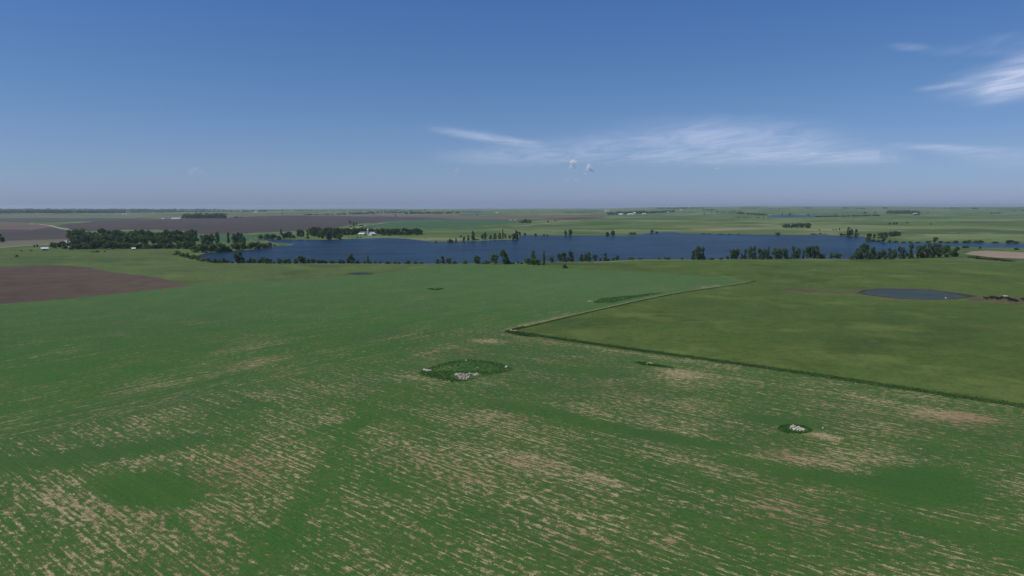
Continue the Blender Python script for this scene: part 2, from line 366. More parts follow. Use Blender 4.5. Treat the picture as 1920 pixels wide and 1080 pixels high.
BARE = [(690 - k * 13, 765 + k * 19, 22, 13, -.55, 0) for k in range(17)] + [(980 + k * 28, 610 - k * 5.6, 26, 3.2, .75, -.2) for k in range(15)] + [(1010 + k * 60, 637 + k * 8.9, 55, 3.5, .25, .148) for k in range(15)] + [(915,640,34,5,1.5,.05),(1290,703,45,7,.7,.12),(1545,818,26,5,2.2,.22),(1515,814,16,2.5,1.0,.1),(830,525,20,2,1.3,-.02),(1165,663,38,5,.6,.1),(900,568,12,2,1,0),
        (280,918,82,27,-4,.05),(1720,912,75,28,-3,.05),(335,985,30,16,-1.2,.5),(810,712,40,2.5,1.0,.16),(770,705,20,2.5,.7,.1),(805,660,60,2.5,.8,-.22),(1120,700,80,8,-.7,.1),
        (1250,820,170,9,-1.6,.16),(1560,895,190,12,-1.6,.17),(1000,770,120,9,-1.0,.16),(640,800,120,9,-.6,-.2),(200,850,220,12,-1.2,-.14),(440,690,120,9,.5,-.22),(340,770,220,6,.25,-.2),(100,820,160,7,.2,-.2),(110,935,45,22,.5,.5),(250,880,40,14,.4,.4),(1130,905,50,14,.5,.3),
        (520,1010,130,20,-.4,.3),(1800,1000,200,16,-.6,.2),(960,700,60,9,.2,0),(1450,790,90,8,-.9,.1),(1690,860,120,7,.25,.1),(1850,742,90,6,.2,.1),(1790,780,70,7,.9,.1)]
DARK_CROP = [(905,693,58,13,.55,0),(840,702,55,9,.55,.0),(275,918,70,24,.35,.05),(1720,912,70,24,.35,.05),(1490,805,32,7,1.0,.12),(1225,684,38,3.5,.8,.12)]
DRY = [(1340,431,70,2.6,.9,-.01),(1440,422,50,1.6,.7,0),(1335,418,22,1.0,.6,0),(1400,429,60,1.5,.7,0),(1300,426,60,2,.5,0),(1560,431,70,2.0,.7,0),(1530,437,50,1.6,.9,0),(1750,441,40,1.2,.7,0),(1870,441,60,1.0,.4,0),(840,449,60,2.5,.7,0),(1080,413.5,30,.8,.7,0),(1175,437,45,2,.4,0),
       (1590,414,30,1,.5,0),(1680,427,50,1.5,.5,0),(1880,415,40,1,.4,0),(1000,428,60,1.5,.4,0),(700,463,1,1,0,0)]
DARK_G = [(700,515,65,4,.6,-.02),(1510,498,80,4,.35,0),(1470,505,60,2,.4,0),(1180,405,200,2,.2,0),(1310,570,90,8,.2,0),(1050,602,60,12,.45,.1),(1140,628,50,10,.3,.1),(1430,590,120,10,.25,0),(1290,598,60,7,.3,0),(120,485,160,2.2,.5,0),(60,491,70,1.6,.4,0),(1660,512,60,2,.35,.05),(1100,496,90,2,.6,.01),(1040,493,30,2,.6,0),
          (1560,640,120,12,.2,.05),(1750,600,130,10,.2,.05),(1860,484,60,5,.6,.03),(1740,483,80,2,.5,0)]

# ---- conforming triangulation in (azimuth, log distance)
def warp(P):
    P = np.asarray(P, float); return np.stack([np.arctan2(P[:, 0], P[:, 1]), np.log(np.hypot(P[:, 0], P[:, 1]))], 1)
TH = np.radians(np.concatenate([np.arange(-80, -46, 3.0), np.arange(-44, 44.01, .8), np.arange(47, 81, 3.0)]))
LR = np.concatenate([np.arange(math.log(12), math.log(90), .12), np.arange(math.log(92), math.log(900), .0125), np.arange(math.log(905), math.log(48000), .026)])
gt, gr = np.meshgrid(TH, LR); jit = rng.uniform(-.25, .25, gt.shape)
verts = [Vector((float(a), float(b))) for a, b in zip(gt.ravel(), (gr + jit * .008).ravel())]
faces = []
for nm, mt, poly in ZON:
    wp = warp(poly); pts = []
    for k in range(len(poly)):
        a, b = poly[k], poly[(k + 1) % len(poly)]
        n = max(1, int(np.abs(wp[(k + 1) % len(wp)] - wp[k]).max() / .02))
        pts += [a + (b - a) * j / n for j in range(n)]
    wp = warp(pts); i0 = len(verts)
    if (wp[:, 0] * np.roll(wp[:, 1], -1) - wp[:, 1] * np.roll(wp[:, 0], -1)).sum() < 0: wp = wp[::-1]
    verts += [Vector((float(a), float(b))) for a, b in wp]
    faces.append(list(range(i0, i0 + len(wp))))
ov, oe, of, _, _, oo = delaunay_2d_cdt(verts, [], faces, 0, 1e-7, True)
WP = np.array([tuple(v) for v in ov]); r_ = np.exp(WP[:, 1])
XY = np.stack([np.sin(WP[:, 0]) * r_, np.cos(WP[:, 0]) * r_], 1)
ZZ = height(XY)
px_, py_ = to_px(XY)
bare = table(px_, py_) + blobs(px_, py_, BARE); bare[r_ > 560] = -.3
dark = np.clip(blobs(px_, py_, DARK_CROP), 0, 1)
tone = np.clip(sstep(640, 520, py_) * .75 + blobs(px_, py_, [(1150,540,250,25,.25,0)]), 0, .9)  # mask of the painted lightening where distant leaves show less shade
dryv = np.clip(blobs(px_, py_, DRY), 0, 1); darkg = np.clip(blobs(px_, py_, DARK_G), 0, 1)
zid = np.array([max(o) if o else -1 for o in oo]); tri = np.array([f for f in of])
# upward winding
a, b, c = XY[tri[:, 0]], XY[tri[:, 1]], XY[tri[:, 2]]
cr = (b[:, 0] - a[:, 0]) * (c[:, 1] - a[:, 1]) - (b[:, 1] - a[:, 1]) * (c[:, 0] - a[:, 0])
tri[cr < 0] = tri[cr < 0][:, ::-1]

def mesh_np(name, V, Fc, mat, smooth=False):
    me = bpy.data.meshes.new(name); V = np.asarray(V, np.float32); Fc = np.asarray(Fc, np.int32); k = Fc.shape[1]
    me.vertices.add(len(V)); me.vertices.foreach_set('co', V.ravel())
    me.loops.add(Fc.size); me.loops.foreach_set('vertex_index', Fc.ravel())
    me.polygons.add(len(Fc)); me.polygons.foreach_set('loop_start', np.arange(0, Fc.size, k, dtype=np.int32))
    me.polygons.foreach_set('use_smooth', np.full(len(Fc), smooth)); me.update(calc_edges=True)
    if mat: me.materials.append(mat)
    return me
def link(name, me, parent=None):
    o = bpy.data.objects.new(name, me); col.objects.link(o)
    if parent: o.parent = parent
    return o
def addattr(me, name, vals):
    at_ = me.attributes.new(name, 'FLOAT', 'POINT'); at_.data.foreach_set('value', np.asarray(vals, np.float32))
groups = {}
for k in range(-1, len(ZON)):
    nm, mt = ('ground', 'ground') if k < 0 else ZON[k][:2]
    groups.setdefault((nm, mt), []).append(tri[zid == k])
for (nm, mt), tl in groups.items():
    t = np.concatenate(tl)
    if not len(t): continue
    u, inv = np.unique(t, return_inverse=True)
    me = mesh_np(nm, np.column_stack([XY[u], ZZ[u]]), inv.reshape(-1, 3), MAT[mt], True)
    if mt == 'crop_field': addattr(me, 'bare', bare[u]); addattr(me, 'tone', tone[u]); addattr(me, 'dark', dark[u])
    else: addattr(me, 'dry', dryv[u]); addattr(me, 'dark', darkg[u])
    o = link(nm, me); o['kind'] = 'structure'

# ------------------------------------------------------------------ things: helpers
def tag(o, label, cat, group=None, kind=None):
    if kind: o['kind'] = kind
    if label: o['label'] = label
    if cat: o['category'] = cat
    if group: o['group'] = group
    return o
def empty(name, loc, rz=0, sc=(1, 1, 1)):
    o = bpy.data.objects.new(name, None); col.objects.link(o); o.location = loc; o.rotation_euler = (0, 0, rz); o.scale = sc
    o.empty_display_size = .5; return o
def tube(pts, rad, n=6):
    V, Fc = [], []; pts = [np.array(p, float) for p in pts]
    for i, p in enumerate(pts):
        d = pts[min(i + 1, len(pts) - 1)] - pts[max(i - 1, 0)]; d /= np.linalg.norm(d) + 1e-9
        a = np.cross(d, (0, 1, .1)); a /= np.linalg.norm(a); b = np.cross(d, a)
        for k in range(n):
            t = 6.2832 * k / n; V.append(p + (a * math.cos(t) + b * math.sin(t)) * rad[i])
    for i in range(len(pts) - 1):
        for k in range(n):
            q = [i * n + k, i * n + (k + 1) % n, (i + 1) * n + (k + 1) % n, (i + 1) * n + k]; Fc.append([q[0], q[1], q[2]]); Fc.append([q[0], q[2], q[3]])
    return np.array(V), np.array(Fc)
def merge(parts):
    V, Fc, o = [], [], 0
    for v, f in parts: V.append(v); Fc.append(np.asarray(f) + o); o += len(v)
    return np.concatenate(V), np.concatenate(Fc)
def leaves(centres, radii, n, size, g):
    """leaf sprays scattered through a set of clumps"""
    w8 = np.array(radii) ** 2; idx = g.choice(len(radii), n, p=w8 / w8.sum())
    C = np.array(centres)[idx]; rr = np.array(radii)[idx]
    d = g.normal(size=(n, 3)); d /= np.linalg.norm(d, axis=1)[:, None]
    P = C + d * (rr * g.uniform(.35, 1.0, n) ** .5)[:, None] * [1, 1, .85]
    nrm = d + g.normal(size=(n, 3)) * .55; nrm /= np.linalg.norm(nrm, axis=1)[:, None]
    a = np.cross(nrm, g.normal(size=(n, 3))); a /= np.linalg.norm(a, axis=1)[:, None]; b = np.cross(nrm, a)
    s = size * g.uniform(.5, 1.3, n)[:, None]
    V = np.stack([P + a * s, P + b * s * .8, P - a * s, P - b * s * .8], 1).reshape(-1, 3)
    q = np.arange(n)[:, None] * 4; Fc = np.concatenate([q + [0, 1, 2], q + [0, 2, 3]])
    return V, Fc
LEAF = [mat_leaf('leaf_dark', (.062, .116, .040), (.108, .172, .056)), mat_leaf('leaf_mid', (.085, .150, .044), (.130, .205, .058)), mat_leaf('leaf_olive', (.075, .105, .042), (.11, .14, .055)), mat_leaf('leaf_brown', (.13, .115, .062), (.17, .145, .085))]
BARK = mat_plain('bark', (.075, .058, .043), .4, 8)
def crown_spec(kind, g):
    C, Rr = [], []
    if kind == 'round':
        for k in range(20):
            a = g.uniform(0, 6.28); h = g.uniform(.16, .84); m = .46 * math.sin(math.pi * (h - .02) / 1.0) ** .6
            rr = g.uniform(.13, .20); C.append((math.cos(a) * m * g.uniform(.3, .9), math.sin(a) * m * g.uniform(.3, .9), h)); Rr.append(rr)
    elif kind == 'tall':
        for k in range(22):
            h = g.uniform(.10, .90); a = g.uniform(0, 6.28); m = .44 * (1.05 - h) ** .45
            C.append((math.cos(a) * m * g.uniform(.2, 1), math.sin(a) * m * g.uniform(.2, 1), h)); Rr.append(g.uniform(.12, .19))
    elif kind == 'pointed':
        for k in range(20):
            h = g.uniform(.08, .96); a = g.uniform(0, 6.28); m = .46 * (1 - h) ** .8
            C.append((math.cos(a) * m, math.sin(a) * m, h)); Rr.append(.06 + .16 * (1 - h) ** .6)
    elif kind == 'spindle':
        for k in range(14):
            h = .1 + .85 * k / 13; C.append((g.uniform(-.1, .1), g.uniform(-.1, .1), h)); Rr.append(.30 * (1.08 - h) ** .5 + .05)
    else:
        for k in range(13):
            a = g.uniform(0, 6.28); m = g.uniform(0, .42); C.append((math.cos(a) * m, math.sin(a) * m, g.uniform(.2, .78) - m * .4)); Rr.append(g.uniform(.17, .26))
    return C, Rr
PROTO = {}
for kind, nv in (('round', 4), ('tall', 4), ('pointed', 2), ('spindle', 2), ('bush', 4)):
    for v in range(nv):
        g = np.random.default_rng(hash(kind) % 1 + v * 17 + len(kind) * 101)
        C, Rr = crown_spec(kind, g)
        V, Fc = leaves(C, Rr, 1300 if kind != 'bush' else 900, .050 if kind != 'bush' else .065, g)
        crowns = [mesh_np('crown', V, Fc, mt) for mt in LEAF]
        if kind == 'bush': tp = [tube([(0, 0, 0), (.02 + .1 * math.cos(q), .1 * math.sin(q), .45)], [.02, .01], 5) for q in range(0, 6, 2)]
        else:
            th = .75; tp = [tube([(0, 0, -.02), (.01, 0, .25), (-.01, .01, .5), (0, 0, th)], [.035, .026, .018, .006], 7)]
            for c in C[:7]: tp.append(tube([(0, 0, max(.12, c[2] - .28)), (c[0] * .6, c[1] * .6, c[2] - .1), c], [.014, .009, .003], 5))
        PROTO[kind, v] = (crowns, mesh_np('trunk', *merge(tp), BARK, True))
ORD = ['leftmost', 'second', 'third', 'fourth', 'fifth', 'sixth', 'seventh', 'eighth', 'ninth', 'tenth', 'eleventh', 'twelfth', 'thirteenth', 'fourteenth', 'fifteenth', 'sixteenth', 'seventeenth', 'eighteenth']
KN = dict(r='round', t='tall', p='pointed', s='spindle', b='bush')
ADJ = dict(r='rounded', t='upright', p='pointed', s='slender', b='low')
def put_tree(x, base, top, wd, k, lf, label, group, tiny=False, loc=None):
    kind = KN[k]; v = rnd.randrange(4 if kind in ('round', 'tall', 'bush') else 2)
    X, Y, Z = loc or at(x, base); d = math.hypot(X, Y); hh = (base - top) * d / F; ww = wd * d / F
    nm = 'bush' if k == 'b' else 'tree'
    if tiny:
        o = link(nm, PROTO[kind, v][0][lf]); o.location = (X, Y, Z - .1); o.rotation_euler[2] = rnd.uniform(0, 6.28); o.scale = (ww, ww, hh * 1.05)
        tag(o, label, nm, group); return o
    o = empty(nm, (X, Y, Z - .1), rnd.uniform(0, 6.28), (ww * 1.12, ww * 1.12, hh * 1.05)); tag(o, label, nm, group)
    link('crown', PROTO[kind, v][0][lf], o); link('trunk', PROTO[kind, v][1], o)
    return o
def clump(phrase, s, tiny=False, group=None):
    L = []
    for e in s.split():
        p = e.split(','); L.append((float(p[0]), float(p[1]), float(p[2]), float(p[3]), p[4][0], int(p[4][1]) if len(p[4]) > 1 else 0))
    L.sort(key=lambda q: q[0])
    for i, (x, b, t, wd, k, lf) in enumerate(L):
        nm = 'bush' if k == 'b' else 'tree'
        if len(L) == 1: lab = f"{ADJ[k]} {nm} {phrase}"
        elif len(L) == 2: lab = f"{ADJ[k]} {nm}, {'left' if i == 0 else 'right'} of the pair {phrase}"
        else: lab = f"{ADJ[k]} {nm}, {ORD[i] if i < len(L) - 1 else 'rightmost'}{' from left' if 0 < i < len(L) - 1 else ''} {phrase}"
        put_tree(x, b, t, wd, k, lf, lab, (group or ('trees ' + phrase)) if len(L) > 1 else None, tiny)

# near shore of the lake, left to right
clump('in bushes curving round the lake\'s left tip', '333,478,470,12,b1 343,481,471,13,b1 352,483,474,11,b1 361,486,477,11,b1 371,488,479,11,b1 381,490,481,11,b1 390,491,484,9,b0 397,492,487,6,b0')
clump('in hedge left of the big near-shore oval tree', '404,493,484,8,b0 411,493,484.5,8,b0 419,493,484,9,b0 427,493,485,9,b0 436,493.5,489,5,b0')
clump('standing over low bushes near the lake\'s left tip', '449,493.5,472.5,18,r0')
clump('in the row just right of the big oval tree', '457,493.5,484,6,b0 468,493.5,482.5,9,b0 476,493.5,485,8,b0 486,493.5,483,10,b0 492,493.5,482,8,b0 500,494,483.5,12,b0 507,494,485,6,b0')
clump('in the open row of small shore bushes', '514,494,490,5,b0 523,494,484.5,11,b0 535,494,485,9,b0 542,494,484.5,9,b0')
clump('in the long hedge before the spiky bush', '556,494,484,9,b0 564,494,480,12,r0 571,494,482,8,b0 578,494,484.5,8,b0 587,494,484,9,b0 597,494,487,9,b2 604,494,486.5,9,b0 611,494,485,8,b0 624,494,487,9,b0')
clump('in the clump around the dark shore tree', '637,494,485.5,8,b0 644,494,484,9,b0 653,494,482,8,r0 661,494,476,14,r0 671,494,487,9,b0')
clump('in the small group with the thin spike', '684,494,486.5,9,b0 690,494,480,5,s0 695,494,489,6,b0')
clump('in scattered low bushes along mid shore', '704,494,487,7,b0 713,494,489,7,b0 728,494.5,488,10,b1 740,494.5,488.5,8,b0 748,494.5,490,6,b0 764,494.5,487,10,b0 780,494.5,489,8,b0 790,494.5,490,9,b0')
clump('in the cluster left of the single green bush', '820,494.5,485,7,b0 829,494.5,479.5,9,t0 842,494.5,483.5,12,r2 853,494.5,488,8,b0')
clump('sitting alone mid shore, bright green', '872,494.5,487,11,b1')
clump('before the large pointed tree', '894,494.5,478.5,14,r1 910,494.5,487,15,b1')
clump('in the large pointed clump at mid shore', '928,495,476,18,r1 943,495,468,16,p0 949,495,476,12,p0 957,495,488,7,b0')
clump('between the two pointed clumps', '963,495,491,5,b0 972,494,489,6,b0 979,494.5,491,7,b2')
clump('in the stacked clump beside the slender tree', '989,496,482,12,b1 1000,495,470,12,p0 1002,497,483,14,b1 1009,496,486,9,b1')
clump('with a bush at its foot', '1020,496,472,6,s0 1019,497,489,9,b1')
clump('on the shore right of the slender tree', '1034,491.5,481,9,r0')
clump('in the four tall trees at centre right', '1050,491,475,10,r0 1057,491,473,10,t0 1068,491,470,10,t0 1073,491,473,7,t0')
clump('in the dark row of shore trees', '1090,490.5,476,9,t0 1099,490,474.5,10,t0 1104,490.5,473.5,9,t0 1115,490,477.5,10,r0 1125,489,481,6,b2')
clump('in the group with one taller narrow tree', '1135,489.5,474.5,9,t0 1141,489.5,484,5,b0')
clump('low on the bank past the shore rows', '1150,488.5,482.5,7,b0 1158,488,479,8,r0')
clump('in low bushes half hidden by the bank', '1183,487,482,10,b1 1200,486.5,481.5,9,b1 1236,486.5,483,6,b1 1252,486.5,480,12,b2 1279,486.8,482.5,5,b0')
clump('in the biggest clump standing alone right of centre', '1300,487,469,9,t0 1309,487,461,14,t0 1317,487,464,9,t0 1321,487,480,5,b0')
clump('just right of the biggest lone clump', '1334,487,480.5,9,b0')
clump('in the loose row of roundish trees', '1352,486.5,482.5,8,b0 1364,486.5,479,5,b0 1373,486,468,11,r0 1381,486,467,10,r0 1391,486,474,4,t0 1397,486,468,8,t0')
clump('in the dense row left of the gap', '1406,486.3,462,8,t1 1414,486.3,464,9,t0 1424,486.3,467,10,t0 1433,486.3,467,9,t0 1440,486.3,464.5,6,s0')
clump('in the flat-topped rounded group', '1445,486,477,8,b0 1455,486,466,13,r0 1465,486,467,11,r0 1473,486,466,9,t0 1480,486,480,6,b0')
clump('in the two slanted trees beyond the gap', '1488,485.5,463,10,t0 1496,485.5,466,10,t0')
clump('in the domed clump over the lake', '1506,485,470,5,s2 1514,485,463,12,r0 1522,485,463,10,r0 1531,485,463.5,12,t0 1541,484.5,473,11,b0')
clump('alone between two larger clumps', '1558,485,475,5,t0 1570,485,475,14,b0')
clump('in the tallest right-hand shore clump', '1597,486.5,480,7,b0 1605,486.3,467,13,r0 1617,486.3,459,12,t0 1624,486.3,460.5,9,t0 1637,486.3,465,13,t0 1647,486.3,473,8,t2 1656,486,469,11,t0')
clump('in the pair of rows before the scrubby bank', '1668,486,468,9,t0 1677,485.5,469,9,t0 1687,485,465,9,t0 1694,485,466,8,t0 1706,485,460,12,t0')
clump('at the right end of the near shore', '1722,484,463,12,r0 1732,483.5,462,11,t0 1741,483.3,460,11,t0 1751,483,461,12,t0 1763,482.5,465,14,r0 1776,481.5,462,16,r1 1789,481.5,465,16,r1')
clump('behind the right end tree clump', '1757,468,458,14,b2 1776,468,459,9,b0')
clump('in small bushes on the right channel bank', '1807,465,459.5,7,b0 1812,465,461,6,b0 1837,466,461,5,b0 1907,468.5,464.5,7,b0')
clump('of brown scrub beside the pale bare field', '1822,483,479,10,b3 1832,485,480,11,b3 1845,486,481.5,12,b3 1856,487,483,11,b3 1868,488,484,11,b3 1882,489.5,486,12,b3 1896,490,487,10,b3')
clump('alone on the pasture rise before the lake', '1059,503,495,9,b0')
# far shore, right
clump('in low bushes lining the far channel bank', '1695,454.5,452,10,b0 1707,454.5,452.5,9,b0 1722,454.7,452.5,12,b0 1740,454.7,450,8,b0 1754,454.8,446,9,r0 1764,454.8,452,9,b0 1776,455,452,10,b0 1790,455,451,10,b0 1811,455,451.5,10,b0 1818,455,450,7,b0 1830,455,449,12,b0 1840,455,451,9,b0 1866,455.5,453,11,b0 1893,455.8,450.5,12,b0 1906,456,452.5,10,b0', True)
clump('on the grassy spit at the right', '1629,448,438,9,r0 1639,447,439,5,r0 1650,447,437,10,r1 1658,447,436,11,r1 1671,443.5,435,11,r0 1678,443,434,9,r0 1686,443,435.5,8,r0')
clump('along the spit\'s water edge', '1628,452,445,10,b1 1638,452.5,448,9,b1 1647,453,449,8,b1 1656,454.5,446,8,b0 1668,454,450,7,b0 1678,454,451,8,b0')
clump('on the far shore left of the spit', '1577,441.5,437,6,b0 1585,441.5,438.5,8,b0 1590,442.5,428,6,t0 1595,442.5,430,8,t0 1606,443,431,8,t0')
clump('in the tiny row above the pale far shore', '1536,432,429.5,3,b0 1562,432,429,2.5,r0 1568,432,429,3,r0 1574,432,428,3,r0 1598,432,430,3,r0', True)
clump('in low bushes at the sandy far edge', '1525,439.5,437.5,16,b0 1538,439.5,436.5,6,b0 1458,440,435.5,11,b0 1548,439.5,438,8,b0', True)
clump('in low dark bushes on the far shoreline', '1318,439,437.3,8,b0 1330,439,437.3,9,b0 1352,439.3,437.6,9,b0 1368,439.3,437.5,9,b0 1385,439.3,438,7,b0', True)
# far shore, middle
clump('on the far green shore past the point', '1004,442,437,6,b0 1020,442,438,4,b0 1026,442,439,4,b0', True)
clump('in the lone clump on the middle far shore', '1061,442,431.5,6,r0 1069,442,430,8,r0')
clump('on the far shore right of the lone clump', '1139,441.8,434.5,8,b1 1149,441.8,432,8,r0')
clump('on the far shore by the dark bank', '1185,440,433.5,20,b1 1222,437.5,430.5,7,r0 1232,437,432.5,6,b0', True)
clump('on the wooded far point', '843,454,446.5,7,b0 848,454,449.5,6,b0 855,453.5,446,4,t0 870,452.5,443,6,b2 878,451,441,5,t0 887,450.5,434,8,t0 893,450,447,8,b0 905,449,439,6,r0 910,449.5,434.5,7,t0 920,448.5,440,7,r0 928,448.5,437,7,t0 937,448,436,7,t0 943,447.5,430,4,s0 948,447,438,6,r0 956,447,440,7,b0 963,450,437,8,r0 968,449,432,9,t0')
clump('past the tip of the far point', '974,441.5,434.5,6,r0 984,441,436,7,b0', True)
clump('on the grassy point left of the wooded one', '797,447,444,3,b0 817,454.5,450,4,b0 864,445,441,5,b2', True)
# far shore, left: hedge and farm grove
clump('in the bank thicket left of the farm grove', '490,447.5,440,12,b0 501,448,439,13,b1 512,448.5,438.5,12,b0 522,448.8,439,12,b0 533,448,437,13,r0 543,447,434.5,13,r0 551,446,440,8,b1')
clump('rising above the bank thicket', '527,440,430,5,s0')
clump('just left of the farm grove', '560,444,430,10,r0 566,445,431,9,r0 576,441,431,5,t0')
clump('in the waterside part of the farm grove', '577,447.5,439,6,t0 597,447,438,7,r1 607,448.5,432,12,r0 617,449.5,433,14,r0 628,447.5,432,12,r0 636,448.5,438,12,r0')
GR = 'trees packed in the dark farm grove'
for k in range(44):
    x = 584 + k * 4.75 + rnd.uniform(-1, 1); b = rnd.choice([438.5, 440, 440.5]) if x > 640 else rnd.uniform(438, 444)
    if 672 < x < 704: b = 434
    put_tree(x, b, (427.5 if x < 700 else 429) + rnd.uniform(-1.5, 1.5), rnd.uniform(11, 14), rnd.choice('rrt'), 0, 'dark tree packed in the long farm grove, %s the white buildings' % ('left of' if x < 672 else 'right of' if x > 704 else 'behind'), GR)
clump('at the right foot of the farm grove', '720,441.5,436,6,b0 729,442,435,8,b0')
clump('beside the pale road above the grove', '657,419,413,6,r0 663,424.5,416,5,t0 668,422,416.5,4,t0 677,424,420,9,b0 658,426,423,5,b0', True)
clump('on the grass before the farm buildings', '654,446,444,3,b0 660,446.5,444.5,3,b0 670,446,443.5,6,b0 677,446,444,4,b0', True)
# left spit and wood
clump('in the tall trees of the left spit', '383,460,441,14,r0 394,461,440,15,r0 408,458,435.5,9,t0 428,456,436,6,t1 441,457,439,11,r0 449,457,437,13,r0 457,459,444,8,r0')
clump('in the rounded bushes of the left spit', '366,473,461,15,b1 380,474,458,19,b0 395,472,455,18,b0 410,472,455,20,b0 426,471,457,18,b0 443,469,456,18,b0 458,467,454,16,b0 472,466.5,454,16,b0 485,466,452.5,15,b0 496,465,452.5,13,b0 504,463.5,453.5,10,b0')
clump('low on the reed tip of the left spit', '514,461,458.5,9,b2 530,459.5,458,12,b2', True)
WD = 'trees packed in the big wood at left'
for row, (n, b0, dt, wd, kk, lf) in enumerate(((26, 451, 17, 17, 'rt', 0), (24, 458.5, 15, 16, 'r', 0), (26, 466.5, 13, 15, 'rb', 1))):
    for k in range(n):
        x = 134 + (365 - 134) * (k + rnd.uniform(.2, .8)) / n
        b = b0 + rnd.uniform(-1.5, 1); t = b - dt * rnd.uniform(.75, 1.12)
        if row == 0: t = min(t, 436.5) + rnd.uniform(-1.5, 1.5); t = t if 134 < x < 320 else t - 1.5
        if row == 2 and 232 < x < 330: b = 466; t = 457
        kq = rnd.choice(kk)
        put_tree(x, b, t, wd * rnd.uniform(.8, 1.15), kq, rnd.choice([0, 0, lf, 1]), 'leafy %s in the %s rank of the big left wood, %s' % ('bush' if kq == 'b' else 'tree', ('back', 'middle', 'front')[row], ('left end', 'centre', 'right end')[min(2, int((x - 134) / 77.5))]), '%s rank trees of the big left wood' % ('back', 'middle', 'front')[row])
clump('around the left farmyard', '100,465,456,9,r0 96,462,458,5,b0 106,466,457,7,r0 112,464,455,8,r0 118,463,454,9,r0 122,467,460,7,b0 128,461,453,8,r0 133,468,459,7,b0 138,466,452,9,r0')
clump('at the photo\'s left edge by the brown field', '-3,454,440,10,r0 4,454.5,446,8,r0')
clump('in tiny bushes on the left meadow', '31,481.5,478,5,b0 41,471,468.5,4,b0 58,470.5,468,6,b0 64.5,463.5,459.5,3,t0 70,463.5,458.5,3,t0 173,473,470.5,8,b1 182,473,470,7,b0 197,472,469,3,b0', True)
clump('in the small dark group on the far green', '975,417,414.5,5,b0 980,418.5,412.5,8,r0 986,418.5,410.5,9,r0 993,418,412,9,r0', True)
clump('on the teal field right of the dark group', '1027.5,417.5,412.5,4,t1 1041,414.5,412.5,4,b0', True)
clump('scattered over the far pasture at right', '1668,421,417.5,5,b0 1676,421.5,417,3.5,r0 1681,421.5,417,4,r0 1701,419,416,3,r0 1745,420.5,418.8,7,b0 1798,436.8,435.8,3,b0', True)
clump('in dark round dots near the far horizon', '1621,400.5,396,7,b0 1640,399.5,396,4.5,b0 1740,399.5,397.5,3,b0 1320,403,398.5,3,r0 1372,412,410,3,b0 1432,404,400,3,r0 1466,404,399.5,3,r0 1481,405.5,399.5,3.5,r0 1515,404.5,400.5,3,r0', True)
clump('beside the far stubble at left', '425,402,399.5,4,b0 530,401,398.6,3,b0 742,407,400,2,t0 895,404,401.5,4,b0 444,408.5,405,6,b0', True)
clump('in the tidy oval grove on the far green', ' '.join(f'{x},{427.2 + (i % 2) * .5},{419.5 - (x > 1490) * 1.2 + (i % 3) * .5 + (2.4 if x < 1474 else 0)},{7},r0' for i, x in enumerate([1469, 1474, 1479, 1484, 1489, 1494, 1499, 1504, 1509, 1514, 1517])), True)

# distant woods that read as one mass
def wood(name, label, x0, x1, b0, b1, hpx, n, lf=0):
    parts = []; xs = rng.uniform(x0, x1, n); org = at((x0 + x1) / 2, (b0 + b1) / 2)
    for i in range(n):
        f = (xs[i] - x0) / (x1 - x0 + 1e-9); X, Y, Z = at(xs[i], b0 + (b1 - b0) * f + rng.uniform(-.25, .1)); d = math.hypot(X, Y)
        hh = 1.15 * hpx * d / F * rng.uniform(.7, 1.1); ww = hh * rng.uniform(1.0, 1.7)
        C, Rr = crown_spec('round' if i % 3 else 'bush', rng); V, Fc = leaves(C, Rr, 80, .15, rng)
        V = V * [ww, ww, hh] + np.array([X, Y, Z - .02 * hh]) - np.array(org); parts.append((V, Fc))
    o = link(name, mesh_np(name, *merge(parts), LEAF[lf])); o.location = org; tag(o, label, 'wood', None, 'stuff')
wood('distant_wood', 'dark rectangular wood beyond the distant brown field', 344, 421, 409, 409, 7.5, 70)
wood('distant_wood', 'thin hedge right of the dark rectangular wood', 421, 455, 409, 408.3, 1.6, 14)
wood('distant_wood', 'line of small trees along the pale distant stubble', 570, 640, 403.5, 402.5, 2.2, 34)
wood('distant_wood', 'scattered trees left of the long dark tree belt', 640, 702, 402.2, 401, 3, 34)
wood('distant_wood', 'long dark tree belt beyond the tan field', 690, 790, 399.5, 399.5, 3.2, 60)
wood('distant_wood', 'right-hand half of the long dark tree belt', 760, 860, 401.2, 400.3, 3.5, 60)
wood('distant_wood', 'shelter trees round the white distant farm', 1140, 1210, 403, 400, 5, 60)
wood('distant_wood', 'straggling trees right of the white distant farm', 1205, 1268, 401, 397.5, 4, 40)
wood('distant_wood', 'dark blue tree belt high on the right skyline', 1232, 1320, 391.3, 391, 2, 70)
wood('distant_wood', 'short tree belt under the right skyline', 1318, 1342, 394.5, 394, 2, 22)
wood('distant_wood', 'thin tree belt on the right-hand green slope', 1325, 1390, 398.2, 398, 1.6, 40)
wood('distant_wood', 'trees at the left end of the distant pond', 1382, 1438, 401, 404.5, 3.2, 50)
wood('distant_wood', 'bushes along the near bank left of the distant pond', 1375, 1436, 408.5, 409, 1.6, 24)
wood('distant_wood', 'thin trees on the far bank of the distant pond', 1446, 1570, 402.8, 402.2, 1.3, 60)
wood('distant_wood', 'dark hedge running right from the distant pond', 1530, 1650, 407.3, 405, 2.6, 80)
wood('distant_wood', 'dark wood behind the pale farm at far right', 1665, 1727, 400.5, 401, 5, 60)
wood('distant_wood', 'small trees in front of the far right farm', 1712, 1724, 404, 403.5, 2.2, 10)
wood('distant_wood', 'nearest edge of the blue wooded band at left horizon', -60, 235, 400.0, 399.5, 4.2, 240)
wood('distant_wood', 'middle rank of the blue wooded band at left horizon', -60, 330, 397.3, 397, 3.4, 300)
